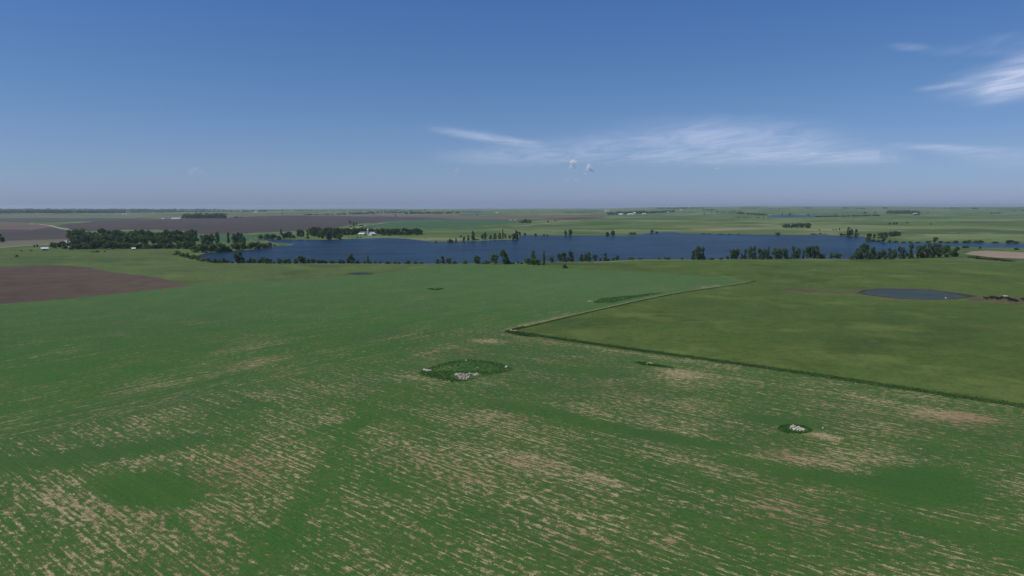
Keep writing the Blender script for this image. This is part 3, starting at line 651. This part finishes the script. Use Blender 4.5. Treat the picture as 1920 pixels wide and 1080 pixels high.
wood('distant_wood', 'far rank of the blue wooded band at left horizon', -60, 420, 395.0, 395, 3.0, 300)
wood('distant_wood', 'blue wooded band above the dark rectangular wood', 220, 500, 399, 396.5, 2.5, 150)
wood('distant_wood', 'faint blue tree line on the middle horizon', 500, 800, 395.5, 395, 1.8, 160)
wood('distant_wood', 'faint tree lines between the lake and middle horizon', 800, 1130, 396, 396.5, 1.5, 110)
wood('distant_wood', 'small dark tree belt on the middle distant green', 1060, 1110, 399, 399, 1.5, 24)
for k, (x0, x1, b) in enumerate(((1385, 1420, 391), (1430, 1480, 392), (1508, 1524, 390.8), (1580, 1592, 390.8), (1600, 1626, 391.5), (1655, 1664, 391), (1770, 1800, 391), (1822, 1832, 391.5), (1900, 1935, 395.5), (1850, 1880, 400.5))):
    wood('distant_wood', ['leftmost', 'second', 'third', 'fourth', 'fifth', 'sixth', 'seventh', 'eighth', 'last', 'lowest'][k] + ' small tree belt along the right-hand skyline', x0, x1, b, b, 1.7, 14)

# ------------------------------------------------------------------ buildings
WHITE = mat_plain('white_paint', (.60, .60, .57), .12, .4); WALLG = mat_plain('grey_wall', (.38, .38, .38), .15, .4)
ROOFW = mat_plain('white_metal_roof', (.62, .62, .62), .1, .3, .5); ROOFG = mat_plain('grey_roof', (.32, .33, .34), .15, .3, .6); DOORM = mat_plain('dark_door', (.06, .055, .05), .2, 1)
CONC = mat_plain('silo_concrete', (.50, .49, .46), .2, .3); GLASS = mat_plain('window_glass', (.04, .05, .06), .2, 1, .2)
def box(x0, x1, y0, y1, z0, z1):
    V = np.array([(x, y, z) for z in (z0, z1) for y in (y0, y1) for x in (x0, x1)], float)
    Q = [(0, 2, 3, 1), (4, 5, 7, 6), (0, 1, 5, 4), (2, 6, 7, 3), (0, 4, 6, 2), (1, 3, 7, 5)]
    return V, np.array([t for q in Q for t in ((q[0], q[1], q[2]), (q[0], q[2], q[3]))])
def gable(name, label, x, base, L, D, hw, hr, rz, wallm, roofm, cat='building', group=None, doors=1, wins=0, loc=None):
    X, Y, Z = loc or at(x, base); o = empty(name, (X, Y, Z - .3), rz); tag(o, label, cat, group)
    # walls with gable ends
    V = np.array([(-L/2,-D/2,0),(L/2,-D/2,0),(L/2,D/2,0),(-L/2,D/2,0),(-L/2,-D/2,hw),(L/2,-D/2,hw),(L/2,D/2,hw),(-L/2,D/2,hw),(-L/2,0,hr-.15),(L/2,0,hr-.15)], float)
    Fc = [(0,1,5),(0,5,4),(2,3,7),(2,7,6),(1,2,6),(1,6,5),(5,6,9),(3,0,4),(3,4,7),(7,4,8)]
    link('wall', mesh_np('wall', V, Fc, wallm), o)
    e = .5; s = (hr - hw) / (D / 2); t = .18; parts = []
    for sg in (-1, 1):
        P = [(-L/2-e, sg*(D/2+e), hw-s*e), (L/2+e, sg*(D/2+e), hw-s*e), (L/2+e, 0, hr), (-L/2-e, 0, hr)]
        V2 = np.array(P + [(a, b, c + t) for a, b, c in P], float)
        Q = [(0,1,2,3),(4,5,6,7),(0,1,5,4),(1,2,6,5),(2,3,7,6),(3,0,4,7)]
        parts.append((V2, np.array([q for w_ in Q for q in ((w_[0], w_[1], w_[2]), (w_[0], w_[2], w_[3]))])))
    link('roof', mesh_np('roof', *merge(parts), roofm), o)
    for k in range(doors):
        xc = -L/2 + L * (k + .5) / doors; dw = min(3.6, L * .22)
        link('door', mesh_np('door', *box(xc - dw/2, xc + dw/2, -D/2 - .08, -D/2 + .02, 0.02, min(3.4, hw * .8)), DOORM), o)
    for k in range(wins):
        xc = -L/2 + L * (k + .25) / wins
        link('window', mesh_np('window', *box(xc - .6, xc + .6, -D/2 - .06, -D/2 + .02, 1.2, min(2.6, hw - .3)), GLASS), o)
    return o
def dist(x, b): X, Y, Z = at(x, b); return math.hypot(X, Y)
# lakeside farm
gable('barn', 'white-roofed barn left of the silo across the lake', 679, 441, 13, 9, 3.0, 5.0, R(-18), WALLG, ROOFW, 'barn')
gable('barn', 'cream barn right of the silo across the lake', 697.5, 441.3, 11, 10, 3.6, 6.4, R(52), WHITE, ROOFW, 'barn')
X, Y, Z = at(690, 440.5); o = empty('silo', (X, Y, Z - .3)); tag(o, 'tall grey silo with pale domed cap between the barns', 'silo')
n = 20; V, Fc = tube([(0, 0, 0), (0, 0, 4), (0, 0, 8), (0, 0, 11.2)], [1.9, 1.9, 1.9, 1.9], n); link('wall', mesh_np('wall', V, Fc, CONC, True), o)
V, Fc = tube([(0, 0, 11.2), (0, 0, 11.9), (0, 0, 12.6), (0, 0, 13.0), (0, 0, 13.2)], [2.1, 1.95, 1.45, .8, .05], n); link('roof', mesh_np('roof', V, Fc, ROOFW, True), o)
link('ladder', mesh_np('ladder', *merge([box(-.3, -.2, -2.1, -2.0, 0, 11), box(.2, .3, -2.1, -2.0, 0, 11)] + [box(-.2, .2, -2.08, -2.02, z, z + .08) for z in np.arange(.4, 11, .4)]), ROOFG), o)
# left farmyard
gable('shed', 'white-roofed shed at the left farmyard\'s near corner', 84, 469.5, 8, 6.5, 2.8, 4.6, R(35), WALLG, ROOFW, 'shed')
gable('farmhouse', 'small pale farmhouse between trees of the left farmyard', 131, 458, 8, 6, 3, 5, R(10), WHITE, ROOFW, 'house', wins=2)
gable('shed', 'grey-roofed shed behind the left farmyard trees', 125, 455.5, 7, 5, 2.5, 4, R(-10), WALLG, ROOFG, 'shed')
gable('shed', 'small shed at the foot of the left wood', 133, 466, 5, 4, 2.2, 3.4, R(5), WHITE, ROOFG, 'shed')
gable('shed', 'tiny white hut against the front of the big wood', 251, 468.5, 4.2, 3.2, 2.2, 3.4, R(15), WHITE, ROOFW, 'shed')
# distant farms
def farm(L):
    for nm, label, x, b, wpx, hpx, rz, cat in L:
        d = dist(x, b); Lm = wpx * d / F; hm = hpx * d / F
        gable(nm, label, x, b, Lm, max(8, min(Lm * .6, 20)), hm * .6, hm, rz, WHITE, ROOFW if nm != 'farmhouse' else ROOFG, cat, doors=2)
farm([('long_barn', 'long white barn left of the dark rectangular wood', 331, 411.3, 15, 2.6, 0, 'barn'),
      ('shed', 'tiny white shed left of the long white barn', 306, 411.6, 2.6, 2, 0, 'shed'),
      ('barn', 'leftmost white barn of the distant tree-sheltered farm', 1164, 403.3, 8, 3, R(-10), 'barn'),
      ('long_barn', 'largest white barn of the distant tree-sheltered farm', 1182, 403.5, 10, 3.2, R(5), 'barn'),
      ('barn', 'white barn behind the largest one at the sheltered farm', 1188, 401, 7, 3, R(-5), 'barn'),
      ('barn', 'grey-white barn right of the sheltered farm\'s trees', 1208, 402.4, 7, 2.4, R(12), 'barn'),
      ('farmhouse', 'pale house among straggling trees beyond the sheltered farm', 1253, 399.2, 4, 2.4, 0, 'house'),
      ('barn', 'white barn below the right skyline tree belt', 1277, 394.8, 3.4, 1.8, 0, 'barn'),
      ('barn', 'white elevator building on the middle horizon', 1136, 396.3, 4, 1.8, 0, 'barn'),
      ('barn', 'far white building above the distant brown field', 479, 399, 7, 1.6, 0, 'barn'),
      ('barn', 'far white building right of the long tree belt', 932, 399.6, 4.5, 1.6, 0, 'barn'),
      ('farmhouse', 'pale house in front of the far right wood', 1716, 402.5, 6, 2.8, 0, 'house'),
      ('barn', 'white sheds on the left horizon by the tower', 234, 401.8, 9, 1.0, 0, 'barn'),
      ('shed', 'tiny white shed near the small dark tree group', 966, 413.4, 3, 1.4, 0, 'shed'),
      ('shed', 'tiny pale shed left of the small dark tree group', 957, 413.3, 4, 1.2, 0, 'shed')])
def tower(label, x, b, wpx, hpx, cat, dome):
    X, Y, Z = at(x, b); d = math.hypot(X, Y); wv = wpx * d / F / 2; hv = hpx * d / F
    o = empty('water_tower' if dome else 'grain_elevator', (X, Y, Z - .5)); tag(o, label, cat)
    if dome:
        V, Fc = tube([(0, 0, 0), (0, 0, hv * .6)], [wv * .3, wv * .25], 12); link('stem', mesh_np('stem', V, Fc, WHITE, True), o)
        V, Fc = tube([(0, 0, hv * .55), (0, 0, hv * .65), (0, 0, hv * .8), (0, 0, hv * .93), (0, 0, hv)], [wv * .3, wv * .9, wv, wv * .7, .05], 16); link('tank', mesh_np('tank', V, Fc, WHITE, True), o)
    else:
        link('wall', mesh_np('wall', *box(-wv, wv, -wv, wv, 0, hv * .85), WHITE), o); V, Fc = tube([(0, 0, hv * .85), (0, 0, hv)], [wv * 1.4, .1], 4); link('roof', mesh_np('roof', V, Fc, ROOFG), o)
tower('thin pale water tower on the left horizon', 238, 401, 2.2, 4.5, 'water tower', True)
tower('slim white elevator tower on the middle horizon', 1141, 396.3, 1.6, 3.6, 'grain elevator', False)

# ------------------------------------------------------------------ field stones
STONE = [mat_plain('stone_pale', (.46, .40, .33), .35, 2), mat_plain('stone_pink', (.33, .25, .20), .4, 2), mat_plain('stone_white', (.58, .54, .46), .25, 2)]
def rock_mesh(seed, mat):
    import bmesh
    bm = bmesh.new(); bmesh.ops.create_icosphere(bm, subdivisions=2, radius=.5); g = random.Random(seed)
    dirs = [(Vector((g.gauss(0, 1), g.gauss(0, 1), g.gauss(0, 1))).normalized(), g.uniform(.32, .46)) for _ in range(9)]
    for v in bm.verts:
        for d, l in dirs:
            q = v.co.dot(d)
            if q > l: v.co -= d * (q - l)
        v.co.z *= .75
    me = bpy.data.meshes.new('rock'); bm.to_mesh(me); bm.free(); me.materials.append(mat); return me
ROCKS = [rock_mesh(s, STONE[s % 3 if s % 3 < 2 else 2]) for s in range(9)]
def rock(X, Y, Z, s, label, group=None, mi=None):
    o = link('rock', ROCKS[rnd.randrange(9) if mi is None else mi]); o.location = (X, Y, Z + s * .2); o.scale = (s * rnd.uniform(.8, 1.3), s * rnd.uniform(.8, 1.2), s * rnd.uniform(.8, 1.15))
    o.rotation_euler = (rnd.uniform(-.3, .3), rnd.uniform(-.3, .3), rnd.uniform(0, 6.28)); tag(o, label, 'rock', group)
def pile(spots, n, s0, s1, label, group, white=False):
    for k in range(n):
        cx, cy, rx, ry, hgt = rnd.choice(spots); a = rnd.uniform(0, 6.28); q = math.sqrt(rnd.random())
        X, Y, Z = at(cx + rx * q * math.cos(a), cy + ry * q * math.sin(a))
        rock(X, Y, Z + rnd.uniform(0, hgt) * (1 - q), rnd.uniform(s0, s1), label, group, rnd.choice([2, 5, 8, 0]) if white else rnd.choice([0, 1, 3, 4, 6, 7, 2]))
pile([(866,704.5,10,3.4,.9),(872,706.5,8,4,1.0),(884,704,12,3,.9),(893,703.5,7,2.4,.7),(858,703,5,2,.5),(868,710,8,2.5,.5)], 210, .32, .78, 'fieldstone in the long stone pile within the dark grass oval', 'stones of the long central pile')
pile([(1487,802.5,6,3.2,.8),(1495,805,9,3,.8),(1502,807,7,2,.5)], 85, .3, .65, 'white fieldstone in the round heap at lower right', 'stones of the right-hand heap', True)
pile([(797,695,4,1.2,.4),(803,696,5,1.2,.3)], 16, .5, .9, 'pale stone at the left tip of the dark grass oval', 'stones at the oval left tip', True)
pile([(958,620.5,5,1.0,.3),(966,621,5,.8,.3)], 14, .5, 1.1, 'white stone in the dark grass at the field corner', 'stones at the field corner', True)
pile([(1217,682.5,7,1.5,.3)], 13, .45, .9, 'white stone in the short grass strip right of centre', 'stones of the short grass strip', True)
pile([(820,541.5,10,.6,.3)], 14, .6, 1.2, 'white stone in the small distant grass sliver', 'stones of the distant grass sliver', True)
pile([(1107,565.5,5,1.0,.2)], 10, .6, 1.2, 'pale stone at the left end of the dark grass lens', 'stones by the dark grass lens', False)
for x, y, s, lab in ((874,677,.9,'single white stone on the far rim of the grass oval'),(949.5,689.5,1.3,'single white stone at the grass oval\'s right tip'),(895,690,.5,'small pale stone inside the grass oval'),
                     (1543,804,.7,'small pale stone right of the white heap'),(1773,560,1.4,'white stone on the pond\'s near bank'),(1152,563,.9,'left pale stone in the dark grass lens'),(1169,561,.9,'right pale stone in the dark grass lens')):
    X, Y, Z = at(x, y); rock(X, Y, Z, s, lab, None, 2)

# ------------------------------------------------------------------ rank grass standing round the stones and along the field edges
def mat_blade(name, c1, c2):
    m = M(name, .8, .1); f = m.noise(m.pos(), .6, 3, .6); return m.col(m.mix(m.ramp(f, .3, .7), c1, c2))
BLADE = mat_blade('grass_blade', (.050, .135, .024), (.075, .165, .034)); BLADE2 = mat_blade('verge_blade', (.060, .115, .030), (.085, .145, .040))
def tufts(P, h, wd, mat, label, name='tall_grass'):
    P = np.asarray(P, float); n = len(P); Z = height(P); k = 5
    base = np.column_stack([P, Z]); V = []; 
    for j in range(k):
        a = rng.uniform(0, 6.28, n); off = rng.uniform(-.12, .12, (n, 2)); hh = h * rng.uniform(.55, 1.15, n); ln = rng.uniform(.1, .45, n) * hh
        s = np.stack([np.cos(a), np.sin(a)], 1) * wd / 2; t = np.stack([-np.sin(a), np.cos(a)], 1)
        b = base[:, :2] + off; z0 = base[:, 2] - .03
        V.append(np.stack([np.column_stack([b - s, z0]), np.column_stack([b + s, z0]), np.column_stack([b + t * ln[:, None], z0 + hh])], 1))
    V = np.concatenate(V).reshape(-1, 3); org = np.array([*P.mean(0), Z.mean()])
    o = link(name, mesh_np(name, V - org, np.arange(len(V)).reshape(-1, 3), mat)); o.location = org; tag(o, label, 'grass', None, 'stuff')
PILES = [(hit([875], [705])[0], 6.2, 3.8), (hit([1496], [805])[0], 2.6, 2.6)]
def scatter(poly, n, keep=None):
    lo, hi = poly.min(0), poly.max(0); P = rng.uniform(lo, hi, (int(n * 2.2), 2)); P = P[inside(P, poly)]
    if keep is not None: P = P[keep(P)]
    for c_, rx_, ry_ in PILES: P = P[(((P - c_) / [rx_, ry_]) ** 2).sum(1) > 1]
    return P[:n]
oval = W([(781,702),(800,691),(820,685),(845,678),(875,674),(910,677),(940,682),(964,692),(955,697),(930,701),(900,708),(872,715.5),(845,716.5),(825,712),(800,706)])
def rim(P):
    d = seg_dist(P, oval); return rng.uniform(0, 1, len(P)) < np.clip(1.0 - d / 7, .25, 1) + (P[:, 1] < oval[:, 1].mean() - 1) * .5
tufts(scatter(oval, 2600, rim), .38, .2, BLADE, 'dark rank grass ring around the long stone pile')
tufts(scatter(W([(1458,803),(1466,797.5),(1485,796),(1510,799),(1523,806),(1518,811),(1500,814),(1475,812),(1462,809)]), 560), .4, .22, BLADE, 'dark rank grass around the white stone heap')
tufts(scatter(W([(1110,567),(1128,559.5),(1180,555),(1248,548.3),(1225,553),(1180,561),(1150,567.5),(1120,569)]), 2200), .6, .25, BLADE, 'long dark grass lens beside the field edge')
tufts(scatter(W([(1188,679),(1215,680),(1265,690.5),(1240,688.5),(1205,684.5)]), 700), .6, .25, BLADE, 'short dark grass strip right of centre')
tufts(scatter(W([(800,542.5),(818,540.5),(832,541.5),(820,544)]), 420), .8, .3, BLADE, 'small grass sliver far across the crop')
def along(P, wd, n, off): 
    P = dens(P, 3.0); i = rng.integers(0, len(P) - 1, n); f = rng.uniform(0, 1, n)[:, None]; T = P[i + 1] - P[i]; T /= np.linalg.norm(T, axis=1)[:, None]
    return P[i] * (1 - f) + P[i + 1] * f + np.stack([-T[:, 1], T[:, 0]], 1) * (off + rng.normal(0, wd / 2.6, n))[:, None]
tufts(along([CORNER, E1], 3.4, 6500, 2.0), .5, .25, BLADE2, 'dark verge along the pasture\'s near edge', 'verge_grass')
tufts(along([CORNER, E2], 1.4, 3600, 0.0), .5, .25, BLADE2, 'thin dark verge along the pasture\'s left edge', 'verge_grass')
tufts(scatter(W([(944,622.5),(962,616.5),(985,612),(968,620),(975,627),(1010,633),(980,630)]), 900), .7, .25, BLADE2, 'dark grass wedge at the pasture corner', 'verge_grass')

# ------------------------------------------------------------------ cattle by the pond
HIDE = [mat_plain('black_hide', (.016, .014, .013), .3, 4, .6), mat_plain('white_hide', (.62, .58, .52), .15, 4, .7)]
def cow_mesh(mat, graze):
    hx = (1.28, .0, .45) if graze else (1.42, 0, 1.42)
    v = [(-.75, 0, 1.15), (-.3, 0, 1.08), (.2, 0, 1.05), (.65, 0, 1.12), (.98, 0, 1.0 if graze else 1.28), hx, (hx[0] + .2, 0, hx[2] - .22)]
    r = [.30, .36, .38, .34, .21, .16, .10]; e = [(i, i + 1) for i in range(6)]
    for x, at_, in ((-.75, 0), (.62, 3)):
        for s in (-1, 1):
            i = len(v); bend = -.08 if x < 0 else .04
            v += [(x, s * .24, .75), (x + bend, s * .24, .42), (x, s * .24, .05)]; r += [.15, .085, .075]; e += [(at_, i), (i, i + 1), (i + 1, i + 2)]
    i = len(v); v += [(-1.02, 0, 1.1), (-1.1, 0, .6)]; r += [.05, .035]; e += [(0, i), (i, i + 1)]
    for s in (-1, 1): i = len(v); v += [(hx[0] - .03, s * .26, hx[2] + .08)]; r += [.045]; e += [(5, i)]
    me = bpy.data.meshes.new('cow'); me.from_pydata(v, e, []); o = bpy.data.objects.new('cow_build', me); col.objects.link(o)
    sk = o.modifiers.new('s', 'SKIN')
    for k, sv in enumerate(me.skin_vertices[0].data): sv.radius = (r[k], r[k]); sv.use_root = k == 1
    sb = o.modifiers.new('b', 'SUBSURF'); sb.levels = sb.render_levels = 1
    dg = bpy.context.evaluated_depsgraph_get(); out = bpy.data.meshes.new_from_object(o.evaluated_get(dg)); out.name = 'cow'
    bpy.data.objects.remove(o); out.materials.clear(); out.materials.append(mat)
    return out
COW = [cow_mesh(HIDE[0], True), cow_mesh(HIDE[0], False), cow_mesh(HIDE[1], False)]
for x, y in [(1847,560.5),(1850,561.5),(1855,559.8),(1858,560.8),(1861,559.5),(1864,560.3),(1868,560.8),(1871,561.5),(1876,560),(1879,560.8),(1882,560.2),(1888,560.3),(1889.5,561.5),(1892,563.2),(1893.5,565),(1897,563.5),(1900,564.5),(1903,565.5),(1906,566.5),(1917,562.5),(1920,563.5),(1923,564.5),(1873,562.5)]:
    X, Y, Z = at(x, y); o = link('cow', COW[rnd.random() < .5]); o.location = (X, Y, Z); o.rotation_euler[2] = rnd.choice([0, math.pi]) + rnd.uniform(-.7, .7)
    o.scale = [rnd.uniform(1.0, 1.2)] * 3; tag(o, 'black cow standing in the herd right of the pond', 'cow', 'black cattle by the pond')
X, Y, Z = at(1886, 558.8); o = link('cow', COW[2]); o.location = (X, Y, Z); o.rotation_euler[2] = 2.6; o.scale = (1.15,) * 3; tag(o, 'single white cow behind the black herd', 'cow')

# ------------------------------------------------------------------ clouds
def to_alt(px, py, alt):
    d = rays(px, py); r = (alt - H) / d[:, 2]; return np.column_stack([d[:, 0] * r, d[:, 1] * r, np.full(len(d), alt)])
def cirrus(label, x0, x1, y0, y1, alt, L, stretch, rot, dens_):
    nx, ny = 160, 60; gx, gy = np.meshgrid(np.linspace(x0, x1, nx), np.linspace(y0, y1, ny)); px, py = gx.ravel(), gy.ravel()
    V = to_alt(px, py, alt); c = np.clip(blobs(px, py, L), 0, 1.3)
    ed = np.minimum(np.minimum((px - x0) / 40, (x1 - px) / 40), np.minimum((py - y0) / 12, (y1 - py) / 12)); c *= np.clip(ed, 0, 1) if x1 < 1925 else np.clip(np.minimum((px - x0) / 40, np.minimum((py - y0) / 12, (y1 - py) / 12)), 0, 1)
    i = np.arange(nx * ny).reshape(ny, nx); Fc = np.stack([i[:-1, :-1], i[:-1, 1:], i[1:, 1:], i[1:, :-1]], -1).reshape(-1, 4)
    m = M('cirrus_ice'); p = m.pos(); mp = m.n('Mapping'); m.put(mp.inputs['Vector'], p); mp.inputs['Rotation'].default_value = (0, 0, rot); mp.inputs['Scale'].default_value = stretch
    f = m.noise(mp.outputs[0], 1.0, 9, .60, 1.3); f2 = m.noise(mp.outputs[0], .3, 3, .5, .6)
    k = m.ramp(m.math('ADD', m.math('MULTIPLY', f, .55), m.math('MULTIPLY', f2, .45)), .22, .80)
    al = m.math('MULTIPLY', m.math('MULTIPLY', k, m.attr('cover')), dens_, clamp=True)
    tr = m.n('BsdfTransparent'); tl = m.n('BsdfTranslucent'); tl.inputs[0].default_value = (.9, .9, .92, 1); mx = m.n('MixShader')
    m.put(mx.inputs[0], al); m.t.links.new(tr.outputs[0], mx.inputs[1]); m.t.links.new(tl.outputs[0], mx.inputs[2]); m.t.links.new(mx.outputs[0], m.t.nodes['Material Output'].inputs[0])
    org = V.mean(0); me = mesh_np('cirrus_cloud', V - org, Fc, m.m, True); addattr(me, 'cover', c); o = link('cirrus_cloud', me); o.location = org; tag(o, label, 'cloud')
cirrus('broad thin cirrus veil spread above the lake', 780, 1720, 205, 330, 9000,
       [(1370,258,180,34,.75,0),(1180,278,220,26,.5,-.05),(950,290,120,16,.45,-.02),(900,255,90,8,.75,.14),(960,266,70,7,.5,.12),(1560,285,150,22,.45,.02),(1400,296,300,14,.5,0)], (.00016, .00006, .0002), .3, .40)
cirrus('bright feathery cirrus streak at upper right', 1700, 2100, 70, 215, 9500,
       [(1900,165,62,20,1.3,-.25),(1860,150,90,26,.55,-.2),(1920,120,60,28,.6,-.4),(1770,162,60,5,.6,-.12),(2000,130,90,40,.8,-.2)], (.00030, .00010, .0002), .9, .55)
cirrus('faint high wisps near the top right corner', 1640, 1990, 50, 110, 9800, [(1705,88,34,7,.5,.02),(1830,100,80,14,.3,0),(1900,75,60,14,.3,-.1)], (.0003, .0001, .0002), .2, .45)
cirrus('faint veil streak right of the broad cirrus', 1650, 1990, 250, 330, 9000, [(1740,275,80,6,.6,.05),(1830,285,90,12,.35,.05),(1900,295,100,18,.3,0)], (.00016, .00008, .0002), .3, .38)
def cumulus(label, L, distm, dens_):
    """a far small cumulus: a heap of thin droplet veils filling its billows"""
    C, Rr = [], []
    for x, y, rad in L:
        for k in range(7):
            q = 0 if k == 0 else rad; dd = rays([x + rnd.uniform(-.8, .8) * q], [y + rnd.uniform(-.7, .7) * q])[0]
            C.append((dd[0] * distm, dd[1] * distm + rnd.uniform(-1, 1) * rad * distm / F, H + dd[2] * distm)); Rr.append(rad * distm / F * (.8 if k == 0 else rnd.uniform(.3, .55)))
    C, Rr = np.array(C), np.array(Rr); n = 1500; idx = rng.choice(len(Rr), n, p=Rr ** 2 / (Rr ** 2).sum()); org = C.mean(0)
    d = rng.normal(size=(n, 3)); d /= np.linalg.norm(d, axis=1)[:, None]; P = C[idx] - org + d * (Rr[idx] * rng.uniform(0, 1, n) ** .5)[:, None]
    nr = np.array(sdir) + rng.normal(size=(n, 3)) * .45; nr /= np.linalg.norm(nr, axis=1)[:, None]
    a = np.cross(nr, rng.normal(size=(n, 3))); a /= np.linalg.norm(a, axis=1)[:, None]; b = np.cross(nr, a); sz = (Rr[idx] * rng.uniform(.25, .5, n))[:, None]
    V = np.stack([P + a * sz * math.cos(t) + b * sz * math.sin(t) for t in np.arange(6) * math.pi / 3], 1).reshape(-1, 3)
    q = np.arange(n)[:, None] * 6; Fc = np.concatenate([q + [0, 1, 2], q + [0, 2, 3], q + [0, 3, 4], q + [0, 4, 5]])
    m = M('cloud_droplets'); m.t.nodes.remove(m.b); df = m.n('BsdfDiffuse'); df.inputs[0].default_value = (1, 1, 1, 1)
    tl = m.n('BsdfTranslucent'); tl.inputs[0].default_value = (1, 1, 1, 1); tr = m.n('BsdfTransparent'); m1 = m.n('MixShader'); m1.inputs[0].default_value = .6; m2 = m.n('MixShader'); m2.inputs[0].default_value = dens_
    m.t.links.new(df.outputs[0], m1.inputs[1]); m.t.links.new(tl.outputs[0], m1.inputs[2]); m.t.links.new(tr.outputs[0], m2.inputs[1]); m.t.links.new(m1.outputs[0], m2.inputs[2])
    m.t.links.new(m2.outputs[0], m.t.nodes['Material Output'].inputs['Surface'])
    o = link('cumulus_cloud', mesh_np('cumulus_cloud', V, Fc, m.m)); o.location = org; tag(o, label, 'cloud')
cumulus('left and taller of two small white cumulus puffs', [(1075,306,7),(1071,303,4.5),(1080,304,4.5),(1070,312,4.5),(1077,313,5),(1081,319,4)], 46000, .07)
cumulus('right puff of two small white cumulus puffs', [(1104,313,5.5),(1108,318,5),(1113,321,3.5),(1101,318,4),(1097,326,3)], 46500, .07)
cumulus('faint low cloud under the two cumulus puffs', [(1062,338,6),(1070,334,5),(1078,337,6),(1086,335,4)], 60000, .010)
cumulus('small flat white cloud low at left', [(358,322,6),(366,318,6),(374,321,6),(384,323,5),(392,323,3.5)], 52000, .012)
cumulus('tiny cloud right under the broad cirrus', [(1342,317,2.4),(1347,316.5,2.6),(1351,317,2)], 52000, .03)
cumulus('faint pinkish cloud left of the puffs', [(855,322,5),(852,328,4),(859,316,4)], 60000, .010)

# ------------------------------------------------------------------ haze
m = M('haze_air'); m.t.nodes.remove(m.b); pv = m.n('VolumePrincipled'); pv.inputs['Color'].default_value = (.68, .78, .93, 1); pv.inputs['Density'].default_value = 4.2e-5; pv.inputs['Anisotropy'].default_value = .2
m.t.links.new(pv.outputs[0], m.t.nodes['Material Output'].inputs['Volume'])
zmin = float(ZZ.min()) - 2; V, Fc = box(-52000, 52000, -2000, 52000, zmin, 108); o = link('haze', mesh_np('haze', V, Fc, m.m)); o['kind'] = 'stuff'; o['label'] = 'pale blue air haze over the far plain'
